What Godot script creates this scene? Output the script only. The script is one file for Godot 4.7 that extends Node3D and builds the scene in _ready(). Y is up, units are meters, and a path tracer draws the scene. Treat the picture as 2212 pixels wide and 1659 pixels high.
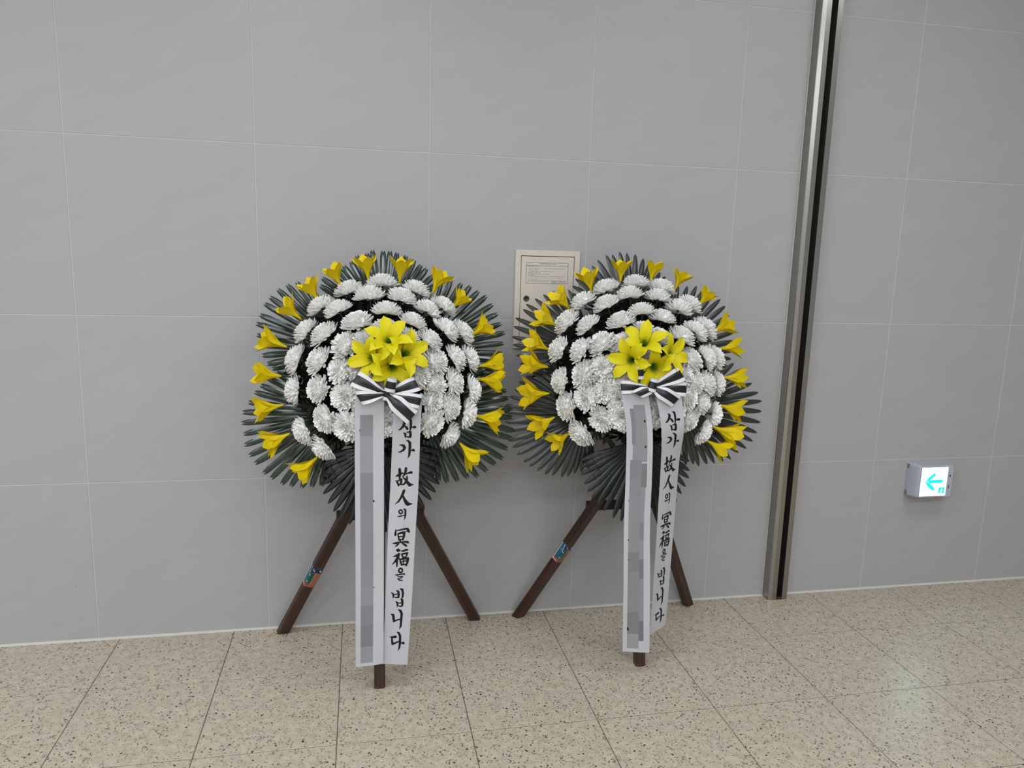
extends Node3D
# Two condolence wreaths on wooden tripods before a tiled hall wall.

const TILE := 0.6
const ROW_Y := [0.0, 0.6003, 1.197, 1.7937, 2.3904, 2.9871, 3.2]
const LEAN := 0.21
const GLYPHS := [
	[ # one brush-written character: strokes of x, y, half width in texture pixels
		[75, 163, 29, 87, 174, 102, 79, 192, 92, 60, 211, 61, 41, 218, 12],
		[87, 189, 29, 101, 201, 85, 111, 211, 78],
		[114, 150, 19, 132, 159, 85, 135, 175, 92, 135, 201, 87, 129, 228, 29],
		[144, 202, 29, 159, 200, 83, 168, 200, 80],
		[81, 234, 15, 96, 245, 87, 98, 263, 73, 97, 276, 19],
		[105, 234, 24, 124, 231, 58, 134, 233, 92],
		[134, 233, 92, 135, 255, 102, 134, 268, 92],
		[104, 267, 29, 119, 269, 61, 134, 268, 87],
	],
	[ # one brush-written character: strokes of x, y, half width in texture pixels
		[54, 328, 19, 70, 327, 61, 87, 333, 97, 95, 347, 107, 86, 362, 83, 67, 373, 53, 49, 376, 24],
		[104, 293, 19, 122, 300, 73, 133, 313, 102, 134, 343, 102, 133, 376, 97, 130, 399, 73, 120, 420, 10],
		[142, 365, 24, 159, 363, 92, 165, 365, 80],
	],
	[ # one brush-written character: strokes of x, y, half width in texture pixels
		[37, 536, 23, 50, 531, 74, 70, 522, 79, 86, 515, 57, 95, 519, 23],
		[63, 490, 99, 66, 506, 113, 66, 533, 99, 65, 556, 42],
		[38, 563, 23, 51, 577, 71, 61, 599, 62, 60, 605, 23],
		[44, 569, 40, 64, 563, 45, 78, 557, 71],
		[79, 557, 91, 79, 578, 85, 71, 591, 57],
		[60, 592, 40, 74, 590, 51],
		[110, 485, 99, 109, 499, 99, 103, 520, 85, 89, 540, 40],
		[109, 521, 40, 131, 514, 62, 151, 510, 85, 155, 515, 51],
		[120, 538, 62, 119, 558, 85, 110, 579, 79, 97, 592, 62, 66, 594, 23],
		[91, 543, 34, 109, 558, 74, 127, 580, 108, 142, 595, 125, 171, 595, 17],
	],
	[ # one brush-written character: strokes of x, y, half width in texture pixels
		[103, 636, 96, 97, 653, 102, 86, 680, 85, 68, 711, 68, 40, 734, 14],
		[95, 669, 57, 109, 699, 96, 128, 727, 142, 137, 734, 130, 170, 734, 23],
	],
	[ # one brush-written character: strokes of x, y, half width in texture pixels
		[99, 789, 54, 99, 794, 54, 96, 798, 54, 92, 800, 54, 87, 801, 54, 82, 800, 54, 78, 797, 54, 75, 793, 54, 73, 788, 54, 74, 783, 54, 77, 779, 54, 81, 776, 54, 86, 775, 54, 91, 776, 54, 95, 779, 54, 98, 784, 54, 99, 789, 54],
		[65, 819, 23, 81, 821, 57, 100, 816, 37, 117, 814, 28],
		[105, 766, 23, 120, 775, 74, 122, 802, 74, 122, 827, 62, 116, 847, 14],
	],
	[ # one brush-written character: strokes of x, y, half width in texture pixels
		[57, 909, 23, 56, 930, 74, 56, 946, 85],
		[62, 918, 28, 92, 914, 51, 134, 909, 62, 146, 910, 79],
		[146, 910, 79, 154, 924, 96, 158, 930, 74],
		[133, 927, 23, 151, 925, 62],
		[73, 941, 40, 81, 961, 62, 86, 983, 62],
		[77, 940, 62, 99, 934, 74, 119, 934, 91],
		[122, 935, 102, 122, 957, 85, 115, 981, 74],
		[84, 961, 34, 112, 959, 40],
		[83, 983, 45, 111, 980, 51],
		[94, 983, 51, 96, 997, 57],
		[41, 1007, 40, 64, 1005, 85, 98, 1001, 62, 135, 999, 68, 152, 1004, 91, 161, 1012, 40],
		[80, 1013, 74, 71, 1023, 62, 56, 1031, 17],
		[110, 1010, 34, 127, 1019, 85, 142, 1031, 74, 147, 1036, 34],
	],
	[ # one brush-written character: strokes of x, y, half width in texture pixels
		[72, 1059, 62, 82, 1060, 125, 91, 1062, 85],
		[48, 1104, 28, 70, 1099, 85, 90, 1089, 85],
		[90, 1089, 85, 83, 1112, 113, 65, 1138, 85, 39, 1163, 14],
		[78, 1125, 79, 78, 1153, 74, 78, 1175, 57],
		[84, 1114, 51, 98, 1129, 51],
		[104, 1066, 28, 122, 1068, 74, 144, 1062, 79, 156, 1064, 51],
		[107, 1088, 34, 116, 1099, 62, 119, 1113, 51],
		[111, 1091, 51, 135, 1088, 62, 154, 1086, 74],
		[154, 1086, 74, 150, 1101, 62, 145, 1112, 45],
		[120, 1115, 40, 145, 1111, 40],
		[98, 1129, 40, 105, 1149, 68, 113, 1168, 57],
		[102, 1129, 62, 131, 1124, 68, 160, 1125, 96],
		[161, 1127, 96, 159, 1151, 91, 150, 1176, 62],
		[112, 1168, 51, 148, 1167, 57],
		[107, 1146, 40, 155, 1141, 45],
		[126, 1128, 40, 127, 1166, 40],
	],
	[ # one brush-written character: strokes of x, y, half width in texture pixels
		[123, 1209, 62, 122, 1214, 62, 119, 1219, 62, 115, 1222, 62, 109, 1222, 62, 104, 1221, 62, 99, 1218, 62, 96, 1213, 62, 94, 1207, 62, 95, 1201, 62, 98, 1197, 62, 102, 1194, 62, 108, 1193, 62, 113, 1195, 62, 118, 1198, 62, 121, 1203, 62, 123, 1209, 62],
		[67, 1235, 23, 85, 1238, 57, 113, 1234, 34, 138, 1234, 57, 141, 1238, 40],
		[86, 1250, 28, 108, 1251, 40, 126, 1254, 51],
		[123, 1254, 45, 120, 1260, 28, 95, 1265, 34],
		[85, 1264, 23, 98, 1270, 51, 102, 1276, 45, 113, 1278, 40, 127, 1279, 34],
	],
	[ # one brush-written character: strokes of x, y, half width in texture pixels
		[41, 1358, 19, 57, 1369, 65, 61, 1385, 71, 59, 1403, 19],
		[81, 1347, 19, 98, 1357, 84, 102, 1375, 91, 102, 1396, 84],
		[68, 1376, 39, 97, 1373, 39],
		[69, 1394, 32, 89, 1399, 52, 102, 1397, 71],
		[111, 1336, 26, 129, 1346, 91, 135, 1371, 91, 134, 1396, 78, 128, 1409, 32],
		[79, 1425, 19, 93, 1435, 65, 97, 1452, 71, 95, 1468, 19],
		[119, 1411, 32, 132, 1419, 91, 135, 1438, 91, 135, 1457, 78],
		[101, 1440, 39, 130, 1438, 39],
		[104, 1459, 32, 122, 1463, 45, 135, 1459, 65],
	],
	[ # one brush-written character: strokes of x, y, half width in texture pixels
		[49, 1511, 26, 67, 1519, 97, 72, 1540, 104, 74, 1557, 71, 92, 1553, 52, 123, 1546, 39],
		[105, 1484, 26, 124, 1494, 91, 134, 1512, 97, 133, 1551, 97, 132, 1587, 84, 122, 1607, 16],
	],
	[ # one brush-written character: strokes of x, y, half width in texture pixels
		[48, 1655, 19, 69, 1659, 65, 94, 1656, 84, 101, 1658, 58],
		[66, 1660, 58, 69, 1683, 81, 73, 1703, 91],
		[73, 1705, 78, 94, 1698, 65, 122, 1687, 45],
		[106, 1626, 26, 122, 1635, 84, 132, 1652, 97, 134, 1691, 97, 132, 1727, 84, 121, 1752, 13],
		[142, 1697, 32, 161, 1696, 91, 166, 1698, 71],
	],
]

const CEIL := 3.12
const EXPOSURE := 1.22
const DIM := Color(0.906, 0.906, 0.906)
const SIGN_ENERGY := 0.05
const FLOOR_SPAN := 0.8
const FLOOR_BASE := Color(0.80, 0.752, 0.675)
const WALL_BASE := Color(0.724, 0.719, 0.724)
const WALL_GROUT := Color(0.80, 0.80, 0.80)
const LAMP_COLOR := Color(0.96, 0.978, 1.0)
const LAMPS := [[-4.2, 1.6, 1.2, 0.6, 1.6], [-4.2, 4.0, 1.2, 0.6, 3.2], [-4.2, 6.6, 1.2, 0.6, 5.2], [-1.8, 1.6, 1.2, 0.6, 1.6], [-1.8, 4.0, 1.2, 0.6, 3.2], [-1.8, 6.6, 1.2, 0.6, 5.2], [0.6, 1.6, 1.2, 0.6, 1.6], [0.6, 4.0, 1.2, 0.6, 3.2], [0.6, 6.6, 1.2, 0.6, 5.2], [3.0, 1.6, 1.2, 0.6, 1.6], [3.0, 4.0, 1.2, 0.6, 3.2], [3.0, 6.6, 1.2, 0.6, 5.2]]
const LAMP_WORDS := ["glowing white ceiling panel, leftmost in the first row out from the wall", "glowing white ceiling panel, leftmost in the second row out from the wall", "glowing white ceiling panel, leftmost in the third row out from the wall", "glowing white ceiling panel, second from left in the first row out from the wall", "glowing white ceiling panel, second from left in the second row out from the wall", "glowing white ceiling panel, second from left in the third row out from the wall", "glowing white ceiling panel, third from left in the first row out from the wall", "glowing white ceiling panel, third from left in the second row out from the wall", "glowing white ceiling panel, third from left in the third row out from the wall", "glowing white ceiling panel, rightmost in the first row out from the wall", "glowing white ceiling panel, rightmost in the second row out from the wall", "glowing white ceiling panel, rightmost in the third row out from the wall"]
const MOSAIC_A := [[37, 132, 130, 256, 138], [37, 256, 130, 379, 153], [37, 379, 130, 503, 150], [37, 503, 130, 628, 132], [37, 628, 130, 754, 132], [37, 754, 130, 888, 135], [37, 888, 130, 1019, 134], [37, 1019, 130, 1149, 136], [37, 1149, 130, 1283, 138], [37, 1283, 130, 1418, 143], [37, 1418, 130, 1551, 130], [37, 1551, 130, 1689, 123], [37, 1689, 130, 1821, 144]]
const DOTS_A := [[35, 217, 35, 220, 3], [133, 688, 134, 691, 6], [134, 1289, 134, 1292, 3]]
const MOSAIC_B := [[76, 54, 166, 324, 140], [44, 77, 76, 317, 128], [51, 317, 166, 439, 140], [33, 423, 123, 559, 130], [123, 449, 166, 622, 119], [33, 559, 123, 696, 134], [123, 622, 159, 886, 144], [33, 696, 123, 1109, 140], [123, 886, 159, 1023, 130], [123, 1023, 159, 1165, 144], [33, 1109, 123, 1252, 127], [123, 1165, 159, 1305, 118], [33, 1252, 123, 1538, 136], [123, 1305, 159, 1596, 138], [33, 1538, 123, 1686, 123], [123, 1596, 159, 1740, 112], [33, 1686, 123, 1812, 149]]
const DOTS_B := [[151, 154, 152, 158, 6], [151, 334, 152, 338, 6], [31, 723, 32, 727, 3], [34, 1013, 35, 1017, 4], [36, 1158, 37, 1162, 3], [40, 1650, 41, 1654, 7], [36, 1642, 37, 1646, 5]]
func wreath_left() -> Dictionary:
	return {
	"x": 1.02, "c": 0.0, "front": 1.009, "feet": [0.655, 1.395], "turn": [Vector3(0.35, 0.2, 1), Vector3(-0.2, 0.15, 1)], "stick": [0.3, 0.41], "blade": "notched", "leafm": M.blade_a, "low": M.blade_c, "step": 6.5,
	"mid": Vector2(0.02, 0.045), "look": Vector2(-0.03, -0.02), "sticks": [[105, -52, 200, 150, -50, 225]],
	"label": "left funeral wreath with notched dark green palm leaves on a dark wooden tripod",
	"mums": {
		"outer": [-195, 224, -104, 279, 2, 301, 116, 283, 207, 229, 269, 142, 296, 54, 301, -53, 285, -130, 224, -204, -243, 144, -274, 51, -280, -49, -254, -182, -191, -238],
		"second": [-139, 208, -38, 254, 66, 249, 148, 212, 209, 146, 241, 54, 234, -28, 221, -106, -183, 130, -201, 44, -203, -48, -183, -144],
		"third": [-80, 165, 14, 204, 99, 169, 153, 112, 172, 41, 171, -35, 162, -86, 157, -157, -117, 92, -133, 15, -118, -71, -112, -166],
		"inner": [10, 145, -62, 101, -73, 15, 82, 110, 118, 1, 15, -97, 17, -160],
		"hidden": [0, 60, 50, -70, -55, -85, -50, -130, 70, -130, -15, -20],
	},
	"lilies": [
		[-40, 314, -52, 383],
		[-130, 291, -157, 353],
		[-200, 243, -238, 301],
		[-256, 182, -309, 230],
		[-301, 91, -376, 117],
		[-319, -3, -395, 5],
		[-314, -97, -392, -111],
		[-294, -189, -364, -223],
		[-207, -267, -266, -320],
		[61, 306, 68, 379],
		[170, 273, 204, 341],
		[235, 222, 278, 267],
		[297, 130, 358, 170],
		[328, 27, 402, 41],
		[320, -16, 401, -22],
		[310, -140, 391, -156],
		[258, -232, 314, -293],
	],
	"fans": [
		[9, 173, -51, 260, -31, 241, -12, 258, 4, 262, 19, 261, 32, 253, 44, 249],
		[-118, 84, -98, 261, -87, 286, -80, 296, -74, 302, -65, 304, -59, 306, -52, 304, -41, 298],
		[-142, -126, -166, 251, -154, 272, -140, 298, -128, 312, -112, 316, -100, 311, -91, 307, -82, 295, -76, 283, -70, 271],
		[142, -125, 70, 292, 79, 304, 85, 312, 101, 325, 118, 328, 135, 308, 146, 284, 160, 261, 166, 246],
		[128, 79, 33, 295, 45, 308, 56, 319, 67, 315, 78, 311, 84, 303, 89, 300, 95, 290],
		[-7, -223, -252, 217, -231, 250, -216, 272, -204, 290, -180, 285, -158, 290, -143, 265, -129, 239, -114, 214],
	],
	"open": [20, 92, -26, 42, 65, 55, 28, 19],
	}

func wreath_right() -> Dictionary:
	return {
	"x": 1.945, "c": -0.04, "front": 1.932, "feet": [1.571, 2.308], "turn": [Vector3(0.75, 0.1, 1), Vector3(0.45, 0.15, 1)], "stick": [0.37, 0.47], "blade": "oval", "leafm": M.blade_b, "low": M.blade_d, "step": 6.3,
	"mid": Vector2(-0.062, 0.045), "look": Vector2(-0.25, -0.02), "sticks": [[-175, -60, 230, -110, -60, 205]],
	"label": "right funeral wreath with pointed grey-green palm leaves on a dark wooden tripod",
	"mums": {
		"outer": [-165, 300, -54, 319, 44, 304, 146, 247, 207, 162, 246, 58, 250, -36, 234, -148, 193, -214, -249, 252, -308, 180, -339, 86, -334, -23, -312, -113, -263, -207],
		"second": [-181, 237, -96, 272, 10, 266, 86, 226, 149, 148, 189, 54, 189, -38, 168, -107, 118, -162, -249, 166, -277, 79, -266, -3, -256, -82, -204, -160],
		"third": [-139, 176, -65, 212, 13, 191, 84, 127, 118, 46, 127, -32, -209, 100, -207, 17, -195, -57],
		"inner": [-67, 145, -138, 99, -143, -8, -5, 122, 78, -6, 96, -81, -151, -90, -141, -151, -23, -150, -35, -90],
		"hidden": [-60, 50, -80, -60, 20, -70, -100, -120, 50, -130, -50, -10],
	},
	"lilies": [
		[-199, 285, -225, 356],
		[-279, 225, -335, 275],
		[-327, 166, -393, 202],
		[-357, 84, -427, 114],
		[-363, 24, -442, 37],
		[-361, -67, -449, -68],
		[-342, -150, -415, -181],
		[-289, -206, -349, -237],
		[-94, 324, -94, 393],
		[18, 327, 33, 393],
		[111, 301, 135, 358],
		[200, 245, 237, 292],
		[255, 149, 316, 183],
		[280, 88, 347, 94],
		[287, -15, 359, -16],
		[275, -115, 349, -136],
		[249, -193, 332, -228],
		[226, -243, 287, -281],
	],
	"fans": [
		[-37, 181, -55, 253, -32, 253, -22, 260, -15, 266, -9, 270, -1, 267, 8, 267, 14, 260, 31, 244, 39, 236],
		[-166, 64, -93, 273, -87, 290, -81, 305, -75, 312, -68, 316, -55, 314, -42, 299, -34, 285],
		[-212, -141, -176, 209, -162, 231, -148, 253, -133, 270, -117, 285, -105, 291, -86, 287, -73, 275, -58, 253],
		[139, -121, 69, 311, 75, 327, 82, 341, 94, 353, 107, 345, 120, 318, 134, 286, 148, 249, 156, 235],
		[80, 73, 21, 280, 28, 298, 43, 323, 55, 334, 68, 326, 73, 330, 93, 297, 97, 289],
		[-29, -234, -240, 238, -225, 263, -211, 282, -189, 302, -167, 296, -153, 278, -138, 260, -123, 238, -116, 227],
	],
	"open": [-74, 88, -117, 37, 3, 53, -46, 16],
	}


var M := {}
var taken := {}
var rng := RandomNumberGenerator.new()
var petals := []
var blades := {}

# ---------------------------------------------------------------- names and metas
func numbered(called: String) -> String:
	var n: int = taken.get(called, 0)
	taken[called] = n + 1
	return called if n == 0 else "%s_%03d" % [called, n]

func tag(o: Node, label: String, category: String, group := "") -> Node:
	o.set_meta("label", label)
	if category != "":
		o.set_meta("category", category)
	if group != "":
		o.set_meta("group", group)
	return o

func thing(called: String, label: String, category: String, at := Vector3.ZERO, group := "") -> Node3D:
	var o := Node3D.new()
	o.name = numbered(called)
	add_child(o)
	o.position = at
	tag(o, label, category, group)
	return o

func part(called: String, mesh: Mesh, mat: Material, parent: Node, xf := Transform3D()) -> MeshInstance3D:
	var o := MeshInstance3D.new()
	o.name = called
	o.mesh = mesh
	o.material_override = mat
	o.transform = xf
	parent.add_child(o, true)
	return o

func structure(called: String, mesh: Mesh, mat: Material) -> MeshInstance3D:
	var o := part(called, mesh, mat, self)
	o.set_meta("kind", "structure")
	return o

# ---------------------------------------------------------------- mesh helpers
func start() -> SurfaceTool:
	var s := SurfaceTool.new()
	s.begin(Mesh.PRIMITIVE_TRIANGLES)
	return s

func face(s: SurfaceTool, p: Array, out: Vector3, uv := []) -> void:
	var n: Vector3 = (p[0] - p[2]).cross(p[0] - p[1])
	var flip := n.dot(out) < 0.0
	n = n.normalized()
	if flip:
		n = -n
	for i in range(1, p.size() - 1):
		var ids := [0, i + 1, i] if flip else [0, i, i + 1]
		for k in ids:
			s.set_normal(n)
			if uv.size() > 0:
				s.set_uv(uv[k])
			else:
				s.set_uv(Vector2(p[k].x + p[k].z, p[k].y))
			s.add_vertex(p[k])

func bevel_box(lo: Vector3, hi: Vector3, b: float) -> ArrayMesh:
	var s := start()
	add_bevel_box(s, lo, hi, b)
	return s.commit()

func add_bevel_box(s: SurfaceTool, lo: Vector3, hi: Vector3, b: float) -> void:
	var c := (lo + hi) * 0.5
	var h := (hi - lo) * 0.5
	for ax in 3:
		var u := (ax + 1) % 3
		var v := (ax + 2) % 3
		for sg in [-1.0, 1.0]:
			var q := []
			for k in [[-1, -1], [1, -1], [1, 1], [-1, 1]]:
				var p := Vector3.ZERO
				p[ax] = sg * h[ax]
				p[u] = k[0] * (h[u] - b)
				p[v] = k[1] * (h[v] - b)
				q.append(c + p)
			var out := Vector3.ZERO
			out[ax] = sg
			face(s, q, out)
		if b > 0.0:
			for su in [-1.0, 1.0]:
				for sv in [-1.0, 1.0]:
					var q := []
					for k in [-1.0, 1.0]:
						var p1 := Vector3.ZERO
						p1[ax] = k * (h[ax] - b)
						p1[u] = su * h[u]
						p1[v] = sv * (h[v] - b)
						var p2 := p1
						p2[u] = su * (h[u] - b)
						p2[v] = sv * h[v]
						if k < 0.0:
							q.append(c + p1)
							q.append(c + p2)
						else:
							q.append(c + p2)
							q.append(c + p1)
					var out := Vector3.ZERO
					out[u] = su
					out[v] = sv
					face(s, q, out)
	if b > 0.0:
		for sx in [-1.0, 1.0]:
			for sy in [-1.0, 1.0]:
				for sz in [-1.0, 1.0]:
					var g := Vector3(sx, sy, sz)
					var q := []
					for ax in 3:
						var p := (h - Vector3.ONE * b) * g
						p[ax] = h[ax] * g[ax]
						q.append(c + p)
					face(s, q, g)

# a smooth sheet through rows of points; col gives a colour per row
func sheet(s: SurfaceTool, rows: Array, col := [], flip := false, uv_lo := Vector2.ZERO, uv_hi := Vector2.ONE) -> void:
	var nr := rows.size()
	var nc: int = rows[0].size()
	var nrm := []
	for i in nr:
		var line := PackedVector3Array()
		for j in nc:
			var du: Vector3 = rows[i][mini(j + 1, nc - 1)] - rows[i][maxi(j - 1, 0)]
			var dv: Vector3 = rows[mini(i + 1, nr - 1)][j] - rows[maxi(i - 1, 0)][j]
			var n := dv.cross(du)
			if n.length() < 1e-12:
				n = Vector3.BACK
			n = n.normalized()
			line.append(-n if flip else n)
		nrm.append(line)
	for i in nr - 1:
		for j in nc - 1:
			var ids := [[i, j], [i, j + 1], [i + 1, j + 1], [i, j], [i + 1, j + 1], [i + 1, j]]
			if flip:
				ids = [[i, j], [i + 1, j + 1], [i, j + 1], [i, j], [i + 1, j], [i + 1, j + 1]]
			for k in ids:
				if col.size() > 0:
					s.set_color(col[k[0]])
				s.set_uv(Vector2(lerpf(uv_lo.x, uv_hi.x, float(k[1]) / (nc - 1)), lerpf(uv_lo.y, uv_hi.y, float(k[0]) / (nr - 1))))
				s.set_normal(nrm[k[0]][k[1]])
				s.add_vertex(rows[k[0]][k[1]])

func tube(s: SurfaceTool, pts: Array, rad: Array, seg := 8) -> void:
	var rows := []
	for i in pts.size():
		var t: Vector3 = (pts[mini(i + 1, pts.size() - 1)] - pts[maxi(i - 1, 0)]).normalized()
		var a := t.cross(Vector3.UP if absf(t.y) < 0.9 else Vector3.RIGHT).normalized()
		var b := t.cross(a)
		var line := PackedVector3Array()
		for k in seg + 1:
			var w := TAU * k / seg
			line.append(pts[i] + (a * cos(w) + b * sin(w)) * rad[i])
		rows.append(line)
	sheet(s, rows, [], true)

func polar(s: SurfaceTool, c: Vector3, u: Vector3, v: Vector3, prof: Array, seg := 24) -> void: # prof: [radius, height]
	var n := u.cross(v).normalized()
	var rows := []
	for p in prof:
		var line := PackedVector3Array()
		for k in seg + 1:
			var w := TAU * k / seg
			line.append(c + (u * cos(w) + v * sin(w)) * p[0] + n * p[1])
		rows.append(line)
	sheet(s, rows, [], true)

# ---------------------------------------------------------------- materials
func mat(c: Color, rough := 0.6, metal := 0.0, spec := 0.5) -> StandardMaterial3D:
	var m := StandardMaterial3D.new()
	m.albedo_color = c
	m.roughness = rough
	m.metallic = metal
	m.metallic_specular = spec
	return m

func two_sided(m: StandardMaterial3D) -> StandardMaterial3D:
	m.cull_mode = BaseMaterial3D.CULL_DISABLED
	return m

func image_tex(im: Image) -> ImageTexture:
	im.generate_mipmaps()
	return ImageTexture.create_from_image(im)

func capsule(im: Image, a: Vector2, b: Vector2, ra: float, rb: float, c: Color, alpha := 1.0) -> void:
	var r := maxf(ra, rb) + 1.0
	var w := im.get_width()
	var h := im.get_height()
	var x0 := maxi(0, int(minf(a.x, b.x) - r))
	var x1 := mini(w - 1, int(maxf(a.x, b.x) + r) + 1)
	var y0 := maxi(0, int(minf(a.y, b.y) - r))
	var y1 := mini(h - 1, int(maxf(a.y, b.y) + r) + 1)
	var d := b - a
	var l2 := maxf(d.length_squared(), 1e-6)
	for y in range(y0, y1 + 1):
		for x in range(x0, x1 + 1):
			var p := Vector2(x + 0.5, y + 0.5)
			var t := clampf((p - a).dot(d) / l2, 0.0, 1.0)
			var cov := clampf(0.5 + lerpf(ra, rb, t) - p.distance_to(a + d * t), 0.0, 1.0) * alpha
			if cov > 0.0:
				im.set_pixel(x, y, im.get_pixel(x, y).lerp(c, cov))

func noise_image(w: int, h: int, sd: int, freq: float, sx := 1.0, sy := 1.0, oct := 4) -> Image:
	var f := FastNoiseLite.new()
	f.seed = sd
	f.frequency = freq
	f.fractal_octaves = oct
	var im := Image.create(w, h, false, Image.FORMAT_RGB8)
	for y in h:
		for x in w:
			var v := 0.5 + 0.5 * f.get_noise_2d(x * sx, y * sy)
			im.set_pixel(x, y, Color(v, v, v))
	return im

func terrazzo(sd: int) -> ImageTexture:
	var r := RandomNumberGenerator.new()
	r.seed = sd
	var n := 1024
	var f := FastNoiseLite.new()
	f.seed = sd
	f.frequency = 0.02
	f.fractal_octaves = 4
	var im := Image.create(n, n, false, Image.FORMAT_RGB8)
	var base := FLOOR_BASE
	for y in n:
		for x in n:
			var v := 1.0 + 0.09 * f.get_noise_2d(x, y)
			im.set_pixel(x, y, Color(base.r * v, base.g * v, base.b * v * (1.0 + 0.02 * f.get_noise_2d(y + 900, x))))
	var tones := [Color(0.40, 0.34, 0.27), Color(0.30, 0.25, 0.20), Color(0.46, 0.41, 0.35), Color(0.36, 0.30, 0.22), Color(0.20, 0.18, 0.16), Color(0.43, 0.33, 0.25), Color(0.30, 0.32, 0.33)]
	for i in 5200: # pale, half-sunk chips
		var a := Vector2(r.randf() * n, r.randf() * n)
		var d := Vector2.from_angle(r.randf() * TAU) * r.randf_range(1.0, 9.0)
		var c: Color = Color(0.80, 0.77, 0.71) if r.randf() < 0.45 else Color(0.52, 0.47, 0.40)
		capsule(im, a, a + d, r.randf_range(1.0, 2.6), r.randf_range(0.6, 2.2), c, r.randf_range(0.25, 0.6))
	for i in 2900: # dark chips
		var a := Vector2(r.randf() * n, r.randf() * n)
		var dir := Vector2.from_angle(r.randf() * TAU)
		var l := r.randf_range(0.5, 6.0) * (1.5 if r.randf() < 0.2 else 1.0)
		var c: Color = tones[r.randi() % tones.size()]
		var w := r.randf_range(0.6, 1.7)
		var m := a + dir * l
		capsule(im, a, m, w, w * 1.2, c, r.randf_range(0.6, 1.0))
		if r.randf() < 0.5:
			capsule(im, m, m + dir.rotated(r.randf_range(-1.2, 1.2)) * l, w * 1.2, w * 0.5, c, 0.9)
	for i in 150:
		var a := Vector2(r.randf() * n, r.randf() * n)
		var d := Vector2.from_angle(r.randf() * TAU) * r.randf_range(1.5, 4.5)
		var c: Color = tones[r.randi() % tones.size()].darkened(0.35)
		capsule(im, a, a + d, r.randf_range(2.2, 4.2), r.randf_range(1.8, 3.4), c, 0.95)
	return image_tex(im)

func wall_texture(sd: int, scuffs: int) -> ImageTexture:
	var r := RandomNumberGenerator.new()
	r.seed = sd
	var f := FastNoiseLite.new()
	f.seed = sd
	f.frequency = 0.006
	f.fractal_octaves = 5
	var n := 512
	var im := Image.create(n, n, false, Image.FORMAT_RGB8)
	var ca := cos(0.35)
	var sa := sin(0.35)
	for y in n:
		for x in n:
			var u := x * ca - y * sa
			var w := x * sa + y * ca
			var v := 1.0 + 0.014 * f.get_noise_2d(u * 0.7, w * 2.6) + 0.008 * r.randf_range(-1, 1)
			im.set_pixel(x, y, Color(WALL_BASE.r * v, WALL_BASE.g * v, WALL_BASE.b * v))
	for i in scuffs:
		var a := Vector2(r.randf() * n, n * (1.0 - 0.45 * pow(r.randf(), 1.6)))
		var d := Vector2.from_angle(r.randf_range(-0.9, 0.5)) * r.randf_range(1.0, 9.0)
		capsule(im, a, a + d, r.randf_range(0.6, 1.8), 0.5, Color(0.3, 0.28, 0.26), r.randf_range(0.10, 0.35))
	return image_tex(im)

func wood_texture(sd: int) -> ImageTexture:
	var f := FastNoiseLite.new()
	f.seed = sd
	f.frequency = 0.05
	f.fractal_octaves = 4
	var im := Image.create(128, 512, false, Image.FORMAT_RGB8)
	for y in 512:
		for x in 128:
			var v := 0.5 + 0.5 * f.get_noise_2d(x * 2.2 + 6.0 * f.get_noise_2d(x * 0.2, y * 0.06), y * 0.07)
			var c := Color(0.13, 0.07, 0.05).lerp(Color(0.33, 0.2, 0.135), clampf(v * 1.5 - 0.3, 0, 1))
			im.set_pixel(x, y, c)
	return image_tex(im)

func sash_texture(kind: int) -> ImageTexture: # 0 the phrase, 1 and 2 the columns of grey blocks
	var w := 208
	var h := 1886
	var im := Image.create(w, h, false, Image.FORMAT_RGB8)
	im.fill(Color(0.80, 0.80, 0.83))
	for i in 14: # faint damp marks
		capsule(im, Vector2(rng.randf() * w, rng.randf() * h), Vector2(rng.randf() * w, rng.randf() * h).lerp(Vector2(w / 2, h / 2), 0.5), 1.0, 1.0, Color(0.88, 0.88, 0.90), 0.0)
	if kind == 0:
		capsule(im, Vector2(119, 858), Vector2(115, 915), 2, 14, Color(0.745, 0.745, 0.775), 0.9)
		capsule(im, Vector2(40, 985), Vector2(18, 1010), 8, 3, Color(0.745, 0.745, 0.775), 0.6)
		capsule(im, Vector2(120, 1222), Vector2(116, 1260), 3, 12, Color(0.755, 0.755, 0.785), 0.8)
		var ink := Color(0.055, 0.055, 0.065)
		for g in GLYPHS:
			for st in g:
				for k in range(0, st.size() - 3, 3):
					capsule(im, Vector2(st[k], st[k + 1]), Vector2(st[k + 3], st[k + 4]), st[k + 2] * 0.1, st[k + 5] * 0.1, ink)
	else:
		var blocks: Array = MOSAIC_A if kind == 1 else MOSAIC_B
		for b in blocks:
			im.fill_rect(Rect2i(b[0], b[1], b[2] - b[0], b[3] - b[1]), Color8(b[4] + 12, b[4] + 12, b[4] + 17))
		for d in (DOTS_A if kind == 1 else DOTS_B):
			capsule(im, Vector2(d[0], d[1]), Vector2(d[2], d[3]), d[4], d[4], Color(0.07, 0.07, 0.09))
	return image_tex(im)

func stripe_texture() -> ImageTexture:
	var im := Image.create(128, 8, false, Image.FORMAT_RGB8)
	for x in 128:
		var u := (x + 0.5) / 128.0
		var c := Color(0.90, 0.90, 0.92)
		if u > 0.245 and u < 0.755:
			c = Color(0.085, 0.085, 0.095)
		if u < 0.015 or u > 0.985:
			c = Color(0.80, 0.80, 0.82)
		for y in 8:
			im.set_pixel(x, y, c)
	return image_tex(im)

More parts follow.
